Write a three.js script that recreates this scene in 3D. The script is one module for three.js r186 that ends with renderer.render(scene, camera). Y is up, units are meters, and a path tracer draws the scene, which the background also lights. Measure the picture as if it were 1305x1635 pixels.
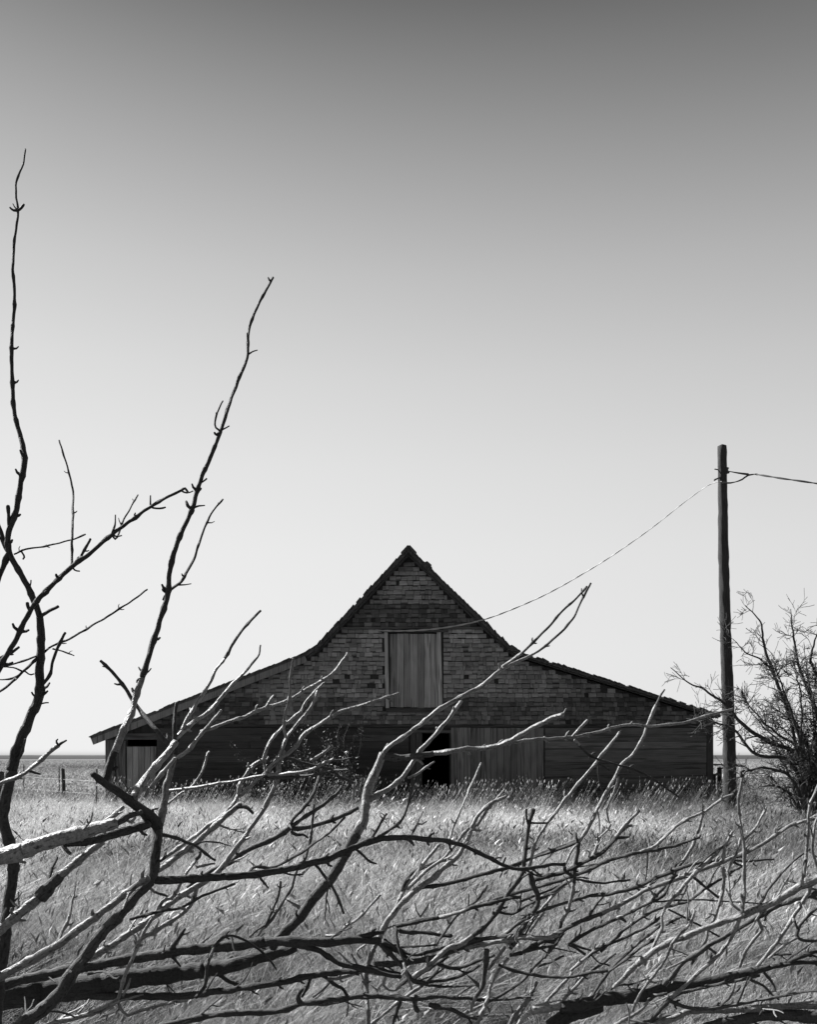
import * as THREE from 'three';
import { ImprovedNoise } from 'three/addons/math/ImprovedNoise.js';
import { mergeGeometries, mergeVertices } from 'three/addons/utils/BufferGeometryUtils.js';

// ---------------------------------------------------------------- camera, sky, sun, exposure
const F = 1500, W = 1305, H = 1635, CX = 652.5, HY = 1207, EYE = 1.5;
const scene = new THREE.Scene();
const camera = new THREE.PerspectiveCamera(2 * Math.atan(H / 2 / F) * 180 / Math.PI, W / H, 0.05, 8000);
camera.position.set(0, EYE, 0);
camera.lookAt(0, EYE, -10);
camera.setViewOffset(W, H, 0, H / 2 - HY, W, H);               // a level camera with the lens shifted up
camera.updateProjectionMatrix();
const renderer = new THREE.WebGLRenderer({ antialias: true });
renderer.toneMapping = THREE.LinearToneMapping;
renderer.toneMappingExposure = 2.4;
renderer.shadowMap.enabled = true;

const SUN = new THREE.Vector3(-0.60, 0.68, -0.42).normalize();
const sun = new THREE.DirectionalLight(0xffffff, 5.0);
sun.position.set(SUN.x * 60, SUN.y * 60, SUN.z * 60 - 12);
sun.target.position.set(0, 0, -12);
sun.castShadow = true;
sun.shadow.mapSize.set(4096, 4096);
Object.assign(sun.shadow.camera, { left: -30, right: 30, top: 30, bottom: -30, near: 1, far: 160 });
scene.add(sun, sun.target);

function lerpTable(t, x) {
  for (let i = 0; i + 1 < t.length; i++) if (x <= t[i + 1][0]) {
    const k = (x - t[i][0]) / (t[i + 1][0] - t[i][0]);
    return t[i][1] + (t[i + 1][1] - t[i][1]) * Math.max(0, k);
  }
  return t[t.length - 1][1];
}
{
  const w = 512, h = 512, data = new Float32Array(w * h * 4);
  const table = [[-90, 0.18], [-2, 0.2], [-0.2, 0.83], [6, 0.83], [12, 0.80], [17, 0.74], [22, 0.65], [27, 0.525], [31, 0.40], [35, 0.275], [39, 0.155], [46, 0.115], [60, 0.085], [90, 0.07]];
  const az0 = Math.atan2(SUN.z, SUN.x);
  for (let j = 0; j < h; j++) for (let i = 0; i < w; i++) {
    const el = ((j + 0.5) / h - 0.5) * 180, az = ((i + 0.5) / w - 0.5) * 2 * Math.PI;
    const up = Math.min(1, Math.max(0, el / 35)), exposed = 1 / 2.4;
    const v = exposed * lerpTable(table, el) * (1 + (el > 0 ? 0.2 + 0.45 * up * up : 0) * (Math.cos(az - az0) - 0.57));
    data.set([v, v, v, 1], (j * w + i) * 4);
  }
  const sky = new THREE.DataTexture(data, w, h, THREE.RGBAFormat, THREE.FloatType);
  sky.mapping = THREE.EquirectangularReflectionMapping;
  sky.magFilter = sky.minFilter = THREE.LinearFilter;
  sky.wrapS = THREE.RepeatWrapping;
  sky.needsUpdate = true;
  scene.background = sky;
  scene.environment = sky;
}

// ---------------------------------------------------------------- helpers
let seed = 1;
function rnd() { seed = (seed + 0x6D2B79F5) | 0; let t = Math.imul(seed ^ (seed >>> 15), 1 | seed); t = (t + Math.imul(t ^ (t >>> 7), 61 | t)) ^ t; return ((t ^ (t >>> 14)) >>> 0) / 4294967296; }
const rr = (a, b) => a + (b - a) * rnd();
const pick = (a) => a[Math.floor(rnd() * a.length)];
const noise = new ImprovedNoise();
const n3 = (x, y, z) => noise.noise(x, y, z);
const fbm = (x, y, z) => n3(x, y, z) * 0.55 + n3(x * 2.1, y * 2.1, z + 7) * 0.3 + n3(x * 4.3, y * 4.3, z + 13) * 0.15;
const P = (x, y, d) => new THREE.Vector3((x - CX) / F * d, EYE + (HY - y) / F * d, -d);
const grey = (v) => new THREE.Color().setRGB(v, v, v);
const used = {};
function numbered(n) { const k = used[n] = (used[n] ?? -1) + 1; return k ? n + '_' + String(k).padStart(3, '0') : n; }
function shade(o) { o.castShadow = o.receiveShadow = true; return o; }
function tag(o, label, category, group) { Object.assign(o.userData, { label, category }); if (group) o.userData.group = group; return o; }
function thing(name, label, category, x, y, z, group) {
  const g = new THREE.Group(); g.name = numbered(name); g.position.set(x, y, z); scene.add(g); return tag(g, label, category, group);
}
function part(name, geo, mat, parent) { const m = shade(new THREE.Mesh(geo, mat)); m.name = name; parent.add(m); return m; }
function structure(o, name) { o.name = name; o.userData.kind = 'structure'; scene.add(o); return shade(o); }

function noiseTexture(size, fn, rx = 1, ry = 1, srgb = false) {
  const d = new Uint8Array(size * size * 4);
  for (let j = 0; j < size; j++) for (let i = 0; i < size; i++) {
    const v = Math.max(0, Math.min(255, fn(i / size, j / size) * 255));
    d.set([v, v, v, 255], (j * size + i) * 4);
  }
  const t = new THREE.DataTexture(d, size, size);
  t.wrapS = t.wrapT = THREE.RepeatWrapping; t.magFilter = THREE.LinearFilter; t.minFilter = THREE.LinearMipmapLinearFilter; t.generateMipmaps = true;
  t.repeat.set(rx, ry); if (srgb) t.colorSpace = THREE.SRGBColorSpace; t.needsUpdate = true;
  return t;
}
// periodic noise on the unit torus square
const per = (u, v, fu, fv, z) => { const a = u * 2 * Math.PI, b = v * 2 * Math.PI; const ru = fu / 6.28, rv = fv / 6.28; return n3(Math.cos(a) * ru + 3 * Math.cos(b) * rv, Math.sin(a) * ru + z, Math.sin(b) * rv * 1.7 + Math.cos(b) * rv); };
// v runs along the grain
const grainMap = noiseTexture(512, (u, v) => 0.72 + 0.22 * per(u, v, 40, 2, 3) + 0.2 * per(u, v, 110, 3, 9) + 0.12 * per(u, v, 9, 4, 5) - (per(u, v, 26, 1.2, 21) > 0.33 ? 0.35 : 0), 1, 0.4);
const grainBump = noiseTexture(512, (u, v) => 0.5 + 0.3 * per(u, v, 60, 2, 3) + 0.25 * per(u, v, 150, 4, 9), 1, 0.4);
const barkMap = noiseTexture(512, (u, v) => 0.8 + 0.3 * per(u, v, 9, 14, 2) + 0.25 * per(u, v, 22, 34, 8) + 0.25 * per(u, v, 60, 12, 4) - (per(u, v, 34, 5, 30) > 0.3 ? 0.42 : 0) - (per(u, v, 40, 50, 60) > 0.4 ? 0.3 : 0), 1, 1);
const barkBump = noiseTexture(512, (u, v) => 0.5 + 0.35 * per(u, v, 40, 10, 5) + 0.3 * per(u, v, 90, 60, 1), 1, 1);
const groundMap = noiseTexture(512, (u, v) => 0.6 + 0.5 * per(u, v, 14, 14, 2) + 0.45 * per(u, v, 45, 45, 8) + 0.3 * per(u, v, 100, 100, 4), 1, 1);

const wood = (v, rough = 0.85) => new THREE.MeshStandardMaterial({ color: grey(v), roughness: rough, map: grainMap, bumpMap: grainBump, bumpScale: 0.004 });
const metal = (v) => new THREE.MeshStandardMaterial({ color: grey(v), roughness: 0.5, metalness: 0.7 });
const barks = {};
function bark(v) {
  const k = v.toFixed(2);
  return barks[k] ??= new THREE.MeshStandardMaterial({ color: grey(v), roughness: v > 0.09 ? 0.5 : 0.8, map: barkMap, bumpMap: barkBump, bumpScale: 0.003, vertexColors: true });
}

// a box from corner to corner with uv in metres (v along its longest side) and a little unevenness
function board(x0, x1, y0, y1, z0, z1, warp = 0) {
  const g = new THREE.BoxGeometry(x1 - x0, y1 - y0, z1 - z0).toNonIndexed();
  g.translate((x0 + x1) / 2, (y0 + y1) / 2, (z0 + z1) / 2);
  const p = g.attributes.position, uv = g.attributes.uv, n = g.attributes.normal;
  const ou = rnd() * 7, ov = rnd() * 7, tall = y1 - y0 > x1 - x0;
  const c = [0, 1, 2, 3, 4, 5, 6, 7].map(() => [rr(-warp, warp), rr(-warp, warp), rr(-warp, warp)]);
  for (let i = 0; i < p.count; i++) {
    const x = p.getX(i), y = p.getY(i), z = p.getZ(i);
    const across = Math.abs(n.getX(i)) > 0.5 ? z : tall ? x : Math.abs(n.getY(i)) > 0.5 ? z : y;
    uv.setXY(i, across + ou, (tall ? y : x) + ov);
    if (warp) { const q = c[(x > (x0 + x1) / 2 ? 1 : 0) + (y > (y0 + y1) / 2 ? 2 : 0) + (z > (z0 + z1) / 2 ? 4 : 0)]; p.setXYZ(i, x + q[0], y + q[1], z + q[2]); }
  }
  g.computeVertexNormals();
  return g;
}

// a swept limb through world points with one radius per point; knots, unevenness and vertex tone
function sweep(pts, radii, seg, tone, z = 0) {
  const n = pts.length, pos = [], uv = [], col = [], idx = [];
  let up = new THREE.Vector3(0.31, 0.17, 0.93).normalize(), len = 0;
  const t = new THREE.Vector3(), a = new THREE.Vector3(), b = new THREE.Vector3();
  const ou = rnd() * 5;
  for (let i = 0; i < n; i++) {
    t.subVectors(pts[Math.min(i + 1, n - 1)], pts[Math.max(i - 1, 0)]).normalize();
    a.copy(up).addScaledVector(t, -up.dot(t)).normalize(); b.crossVectors(t, a); up.copy(a);
    if (i) len += pts[i].distanceTo(pts[i - 1]);
    for (let k = 0; k <= seg; k++) {
      const w = (k % seg) / seg * 2 * Math.PI, r = radii[i] * (1 + 0.16 * n3(Math.cos(w) * 1.3 + z, Math.sin(w) * 1.3, len * 22));
      pos.push(pts[i].x + r * (a.x * Math.cos(w) + b.x * Math.sin(w)), pts[i].y + r * (a.y * Math.cos(w) + b.y * Math.sin(w)), pts[i].z + r * (a.z * Math.cos(w) + b.z * Math.sin(w)));
      uv.push(k / seg * Math.max(0.05, 6.28 * radii[0]) * 4 + ou, len * 4);
      const c = tone * (1 + 0.35 * n3(len * 5 + z * 3, Math.cos(w) * 0.8, z)); col.push(c, c, c);
    }
  }
  for (let i = 0; i + 1 < n; i++) for (let k = 0; k < seg; k++) { const q = i * (seg + 1) + k, s = q + seg + 1; idx.push(q, q + 1, s, q + 1, s + 1, s); }
  for (const e of [0, n - 1]) {                                  // broken ends
    const c = pos.length / 3; const dir = e ? 1 : -1;
    t.subVectors(pts[e], pts[e ? e - 1 : 1]).normalize().multiplyScalar(radii[e] * 0.5);
    pos.push(pts[e].x + t.x, pts[e].y + t.y, pts[e].z + t.z); uv.push(ou, len * 4); col.push(tone * 1.2, tone * 1.2, tone * 1.2);
    for (let k = 0; k < seg; k++) { const q = e * (seg + 1) + k; dir > 0 ? idx.push(q, q + 1, c) : idx.push(q + 1, q, c); }
  }
  const g = new THREE.BufferGeometry();
  g.setAttribute('position', new THREE.Float32BufferAttribute(pos, 3)); g.setAttribute('uv', new THREE.Float32BufferAttribute(uv, 2)); g.setAttribute('color', new THREE.Float32BufferAttribute(col, 3));
  g.setIndex(idx); g.computeVertexNormals();
  return g;
}

// ---------------------------------------------------------------- ground, far land
const gh = (x, z) => { const r = Math.hypot(x, z); return 0.09 * fbm(x * 0.35, z * 0.35, 1) * Math.max(0, 1 - r / 45); };
{
  const rings = 90, arcs = 160, pos = [], uv = [], idx = [], col = [];
  for (let i = 0; i <= rings; i++) {
    const r = i === 0 ? 0 : 0.6 * Math.pow(5000 / 0.6, (i - 1) / (rings - 1));
    for (let k = 0; k <= arcs; k++) {
      const a = k / arcs * 2 * Math.PI, x = r * Math.cos(a), z = r * Math.sin(a);
      pos.push(x, gh(x, z) - 0.0, z); uv.push(x / 3, z / 3);
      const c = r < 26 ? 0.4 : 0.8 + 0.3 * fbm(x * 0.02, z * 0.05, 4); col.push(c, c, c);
      if (i < rings && k < arcs) { const q = i * (arcs + 1) + k, s = q + arcs + 1; idx.push(q, q + 1, s, q + 1, s + 1, s); }
    }
  }
  const g = new THREE.BufferGeometry();
  g.setAttribute('position', new THREE.Float32BufferAttribute(pos, 3)); g.setAttribute('uv', new THREE.Float32BufferAttribute(uv, 2)); g.setAttribute('color', new THREE.Float32BufferAttribute(col, 3));
  g.setIndex(idx); g.computeVertexNormals();
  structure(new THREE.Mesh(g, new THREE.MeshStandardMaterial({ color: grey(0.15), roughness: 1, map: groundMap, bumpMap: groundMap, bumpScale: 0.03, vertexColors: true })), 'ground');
}
{ // low dark land along the skyline
  const arcs = 720, pos = [], idx = [];
  for (let k = 0; k <= arcs; k++) {
    const a = k / arcs * 2 * Math.PI, n = fbm(k * 0.11, 2, 3);
    for (const [r, y] of [[500, -0.3], [503, 1.6 + 0.35 * n + 0.2 * n3(k * 1.7, 1, 1)], [900, 2.3 + 0.6 * fbm(k * 0.07, 9, 3)], [1400, -0.5]]) pos.push(r * Math.cos(a), y, r * Math.sin(a));
    if (k < arcs) for (let j = 0; j < 3; j++) { const q = k * 4 + j; idx.push(q, q + 4, q + 1, q + 4, q + 5, q + 1); }
  }
  const g = new THREE.BufferGeometry(); g.setAttribute('position', new THREE.Float32BufferAttribute(pos, 3)); g.setIndex(idx); g.computeVertexNormals();
  structure(new THREE.Mesh(g, new THREE.MeshStandardMaterial({ color: grey(0.03), roughness: 1, side: THREE.DoubleSide })), 'hills');
}

// ---------------------------------------------------------------- barn
const BD = 22.7, BS = F / BD;
const bx = (px) => (px - CX) / BS, by = (py) => EYE + (HY - py) / BS;
const barn = thing('barn', 'old weathered barn with shingled gable and low lean-to wings', 'barn', 0, 0, -BD);
const BACK = -13;
const roofLine = [[150, 1177], [488, 1046], [508, 1033], [652, 879], [812, 1034], [832, 1046], [1146, 1143]].map(([x, y]) => [bx(x), by(y)]);
const roofY = (x) => { for (let i = 0; i + 1 < roofLine.length; i++) { const [a, b] = [roofLine[i], roofLine[i + 1]]; if (x >= a[0] && x <= b[0]) return a[1] + (b[1] - a[1]) * (x - a[0]) / (b[0] - a[0]); } return 0; };
const WL = bx(170), WR = bx(1137);
{
  const dark = wood(0.05), core = wood(0.02);  // core is near black: shingle gaps over it stand in for row shadow lines
  // front wall with its doorway, side and back walls
  const s = new THREE.Shape(), drop = 0.1;
  s.moveTo(WL, -0.2); s.lineTo(WL, roofY(WL) - drop);
  for (const [x, y] of roofLine.slice(1, -1)) s.lineTo(x, y - drop);
  s.lineTo(WR, roofY(WR) - drop); s.lineTo(WR, -0.2); s.lineTo(WL, -0.2);
  const hole = (x0, x1, y0, y1) => { const h = new THREE.Path(); h.moveTo(x0, y0); h.lineTo(x1, y0); h.lineTo(x1, y1); h.lineTo(x0, y1); h.lineTo(x0, y0); s.holes.push(h); };
  hole(bx(675), bx(718), 0.02, by(1171)); hole(bx(203), bx(250), by(1191), by(1181));
  const wallGeo = new THREE.ExtrudeGeometry(s, { depth: 0.1, bevelEnabled: false }); wallGeo.translate(0, 0, -0.1);
  part('front_wall', wallGeo, core, barn);
  part('side_wall', board(WL, WL + 0.1, -0.2, roofY(WL) - drop, BACK, -0.105), dark, barn);
  part('side_wall', board(WR - 0.1, WR, -0.2, roofY(WR) - drop, BACK, -0.105), dark, barn);
  const solid = new THREE.Shape(s.getPoints()), back = new THREE.ExtrudeGeometry(solid, { depth: 0.1, bevelEnabled: false }); back.translate(0, 0, BACK - 0.1);
  part('back_wall', back, dark, barn);

  // roof: one slab per slope
  const roofMat = wood(0.06);
  const roof = new THREE.Group(); roof.name = 'roof'; barn.add(roof);
  for (let i = 0; i + 1 < roofLine.length; i++) {
    const [a, b] = [roofLine[i], roofLine[i + 1]], l = Math.hypot(b[0] - a[0], b[1] - a[1]), nx = -(b[1] - a[1]) / l, ny = (b[0] - a[0]) / l, th = i === 0 || i === 5 ? 0.05 : 0.07;
    const q = new THREE.Shape(); q.moveTo(a[0], a[1]); q.lineTo(b[0], b[1]); q.lineTo(b[0] - nx * th, b[1] - ny * th); q.lineTo(a[0] - nx * th, a[1] - ny * th);
    const e = new THREE.ExtrudeGeometry(q, { depth: 13.4 - i * 0.004, bevelEnabled: false }); e.translate(0, 0, BACK - 0.1 + i * 0.002);
    part('roof_slope', e, roofMat, roof);
    // rake boards below the overhang, set back from the edge
    const rb = new THREE.Shape(), d0 = th + 0.002, d1 = i === 0 ? 0.2 : i === 5 ? 0.08 : 0.115;
    rb.moveTo(a[0] - nx * d0, a[1] - ny * d0); rb.lineTo(b[0] - nx * d0, b[1] - ny * d0); rb.lineTo(b[0] - nx * d1, b[1] - ny * d1); rb.lineTo(a[0] - nx * d1, a[1] - ny * d1);
    const re = new THREE.ExtrudeGeometry(rb, { depth: 0.035, bevelEnabled: false }); re.translate(0, 0, i === 0 ? 0.255 : 0.10 + i * 0.003);
    part('rake_board', re, wood(i === 0 ? 0.17 : 0.06), roof);
    // courses of roof shingles ending raggedly along the edge
    const step = 0.125, cnt = Math.floor(l / step);
    seed = 900 + i;
    for (let k = 0; k < cnt; k++) {
      if (rnd() < (i === 5 ? 0.24 : i === 0 ? 0.1 : 0.06)) continue;
      const ln = rr(0.15, 0.2), tk = rr(0.014, 0.03), g = board(-ln / 2, ln / 2, 0, tk, -0.35, rr(0.29, 0.36), 0.006);
      const m = part('roof_shingle', g, roofMat, roof), f = (k + 0.5) / cnt;
      m.position.set(a[0] + (b[0] - a[0]) * f + nx * 0.004, a[1] + (b[1] - a[1]) * f + ny * 0.004, 0);
      m.rotation.z = Math.atan2(b[1] - a[1], b[0] - a[0]) + (i < 3 ? 1 : -1) * rr(0.03, 0.13) * (rnd() < 0.12 ? 2.4 : 1);
    }
  }
  for (const [x0, x1, r] of [[648.5, 651.5, 0.75], [654, 657.5, -0.75]]) { const m = part('ridge_board', board(-0.03, 0.03, -0.18, 0.06, -12.9, 0.33), roofMat, roof); m.position.set(bx((x0 + x1) / 2), by(879), 0); m.rotation.z = -r; }
  for (const [px, py, w, h, a] of [[683, 905, 0.16, 0.13, -0.8], [686, 911, 0.1, 0.08, 0.2], [818, 1038, 0.15, 0.12, -0.5], [826, 1042, 0.12, 0.08, -0.3]]) { const m = part('loose_shingle', board(-w / 2, w / 2, -h / 2, h / 2, 0.0, 0.3, 0.02), roofMat, roof); m.position.set(bx(px), by(py), 0); m.rotation.z = a; }

  // wall shingles
  seed = 77;
  const TONES = [0.06, 0.11, 0.17, 0.23, 0.30, 0.37, 0.45], tones = TONES.map((v) => wood(v));
  const widths = [0.075, 0.095, 0.115, 0.135, 0.16, 0.2], shGeo = widths.map((w) => [0, 1, 2, 3].map(() => {
    const hgt = 0.103, g = board(-w / 2 + 0.0035, w / 2 - 0.0035, 0, hgt, 0, 0.02, 0.005), p = g.attributes.position;
    for (let i = 0; i < p.count; i++) p.setZ(i, p.getZ(i) * (p.getY(i) < hgt / 2 ? 1 : 0.5) + (p.getY(i) < hgt / 2 ? 0.03 : 0.004));
    g.computeVertexNormals(); return g;
  }));
  const all = [], EXP = 0.112, beltY = by(1157), skirtY = by(1003);
  for (let row = 0, y = beltY + 0.01; y < by(890); y += EXP * (y > skirtY ? 1.0 : 1) * rr(0.93, 1.07), row++) {
    if (Math.abs(y - (skirtY - 0.04)) < 0.07) y = skirtY + 0.03;
    let x = WL + 0.04;
    while (roofY(x) - 0.13 < y + 0.08 && x < 0) x += 0.03;
    x += rr(0, 0.08);
    while (x < WR - 0.06) {
      const doorRow = y > by(1139) && y < by(1003) + 0.02;
      if (doorRow && x > bx(615) - widths[0] && x < bx(708)) x = bx(708) + 0.004;
      let k = Math.floor(rnd() * widths.length);
      if (doorRow && x < bx(615)) while (k > 0 && x + widths[k] > bx(615.5)) k--;
      const w = widths[k], c = x + w / 2;
      if (c > 0 && roofY(c) - 0.13 < y + 0.08) break;
      const inDoor = doorRow && c + w * 0.5 > bx(616.5) && c - w * 0.5 < bx(707);
      const inLeft = y < by(1160) + 0.01 && c < bx(330);
      if (!inDoor && !inLeft && rnd() > 0.012) {
        // weather stains: dark over the skirt, dark at the foot, lighter bands in the middle
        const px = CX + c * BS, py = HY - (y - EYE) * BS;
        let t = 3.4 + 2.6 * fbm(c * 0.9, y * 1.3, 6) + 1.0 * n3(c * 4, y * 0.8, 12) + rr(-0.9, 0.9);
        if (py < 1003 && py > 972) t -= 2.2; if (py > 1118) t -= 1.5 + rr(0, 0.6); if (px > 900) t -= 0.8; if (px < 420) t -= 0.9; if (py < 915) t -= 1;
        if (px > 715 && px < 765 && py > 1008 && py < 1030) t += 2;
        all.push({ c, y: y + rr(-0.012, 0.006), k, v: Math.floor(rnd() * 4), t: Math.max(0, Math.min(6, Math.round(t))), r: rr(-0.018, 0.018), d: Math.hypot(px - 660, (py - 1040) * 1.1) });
      }
      x += w;
    }
  }
  all.sort((a, b) => a.d - b.d);
  const rest = tones.map(() => []);
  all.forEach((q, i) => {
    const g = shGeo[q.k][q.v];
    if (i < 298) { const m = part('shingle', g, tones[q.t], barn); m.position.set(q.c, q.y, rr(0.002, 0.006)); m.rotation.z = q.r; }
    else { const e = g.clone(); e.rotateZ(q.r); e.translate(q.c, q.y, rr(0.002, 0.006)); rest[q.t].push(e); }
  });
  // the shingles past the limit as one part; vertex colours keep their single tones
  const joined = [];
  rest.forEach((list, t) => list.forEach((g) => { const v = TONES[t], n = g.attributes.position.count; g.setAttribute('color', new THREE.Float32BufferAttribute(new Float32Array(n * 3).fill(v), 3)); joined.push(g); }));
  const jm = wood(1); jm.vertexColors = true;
  const sheath = part('shingles', mergeGeometries(joined), jm, barn); sheath.userData.kind = 'stuff';

  // trim: the skirt ledge, the belt board, corner boards
  const trim = wood(0.085), trimDark = wood(0.045);
  part('skirt_ledge', board(bx(538), bx(778), skirtY - 0.03, skirtY + 0.015, 0.0, 0.11, 0.006), trim, barn);
  part('belt_board', board(bx(338), bx(1137), beltY - 0.07, beltY + 0.005, 0.002, 0.055, 0.004), trimDark, barn);
  part('drip_rail', board(bx(318), bx(470), by(1177), by(1175), 0.03, 0.06, 0.004), wood(0.2), barn);
  part('corner_board', board(bx(169), bx(184), 0, roofY(WL) - 0.18, 0.002, 0.04, 0.006), trim, barn);
  part('corner_board', board(bx(1128), bx(1139), 0, roofY(WR) - 0.12, 0.002, 0.045, 0.006), trimDark, barn);

  // doors of upright planks
  function plankDoor(name, x0, x1, y0, y1, n, tonesIn, z, parent) {
    const d = new THREE.Group(); d.name = name; parent.add(d);
    for (let k = 0; k < n; k++) part('plank', board(bx(x0 + (x1 - x0) * k / n) + 0.004, bx(x0 + (x1 - x0) * (k + 1) / n) - 0.004, by(y1) + rr(-0.02, 0.02), by(y0) + rr(-0.012, 0), z, z + 0.028 + rr(0, 0.008), 0.003), wood(pick(tonesIn) * rr(0.9, 1.1)), d);
    return d;
  }
  seed = 41;
  const loft = plankDoor('loft_door', 623, 699.5, 1012, 1130, 7, [0.19, 0.28, 0.33, 0.24, 0.3], 0.012, barn);
  loft.userData.label = 'upright plank loft door under the wire';
  const tilt = (m, x) => { m.rotation.z = 0.022; m.position.x = x; return m; };
  tilt(part('jamb', board(bx(616.5), bx(622), by(1130), by(1009), 0.004, 0.062, 0.004), wood(0.4), loft), 0.055);
  tilt(part('jamb', board(bx(700.5), bx(707), by(1130), by(1009), 0.004, 0.062, 0.004), wood(0.4), loft), 0.055);
  part('sill', board(bx(617), bx(709), by(1137), by(1131), 0.0, 0.09, 0.005), wood(0.04), loft);
  part('lintel', board(bx(608), bx(716), by(1010), by(1006.5), 0.0, 0.115, 0.004), wood(0.06), loft);

  plankDoor('sliding_door', 720, 868, 1162, 1300, 14, [0.13, 0.16, 0.18, 0.11], 0.05, barn).userData.label = 'wide plank sliding door right of the dark doorway';
  plankDoor('side_door', 203, 250, 1192, 1256, 5, [0.2, 0.24, 0.28, 0.17], 0.008, barn).userData.label = 'narrow plank door at the left end';
  plankDoor('side_door', 186, 201, 1183, 1300, 2, [0.09, 0.075], 0.008, barn);
  plankDoor('door_jamb', 655, 674, 1168, 1300, 2, [0.07, 0.055], 0.01, barn);
  part('lintel', board(bx(652), bx(722), by(1170), by(1166), 0.003, 0.07, 0.004), wood(0.085), barn);
  part('head_board', board(bx(186), bx(262), by(1181), by(1171), 0.003, 0.035, 0.004), wood(0.07), barn);

  // horizontal siding below the belt
  seed = 52;
  for (const [x0, x1, t0] of [[870, 1127, 0.1], [252, 400, 0.03], [400, 536, 0.022], [536, 653, 0.024]])  // left panels: dark wood with the shadows there painted into the tone
    for (let y = 0.03, k = 0; y < by(1163) - 0.12; y += 0.165, k++) {
      const top = y > by(1195);
      const j0 = x0 === 400 || x0 === 536 ? Math.floor(k * 37 % 5) * 9 : 0, j1 = x1 === 400 || x1 === 536 ? Math.floor((k * 37) % 5) * 9 - 0.3 : 0;
      const m = part('siding_board', board(bx(x0 + j0), bx(x1 + j1), y + 0.005, Math.min(y + 0.165, by(1161.5)), 0.004, 0.03 + rr(0, 0.008), 0.004), wood(t0 * rr(0.75, 1.35) * (x0 === 536 && top ? 1.7 : 1) * (y > 1.2 ? 1.25 : 0.85)), barn);
      m.rotation.x = 0.03;
    }
  // upper left courses of plain boards under the wing roof
  for (let k = 0; k < 3; k++) part('siding_board', board(bx(262), bx(336), by(1180 - k * 8), by(1173 - k * 8) - 0.004, 0.004, 0.03, 0.003), wood(0.05 * rr(0.8, 1.3)), barn);
}

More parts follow.
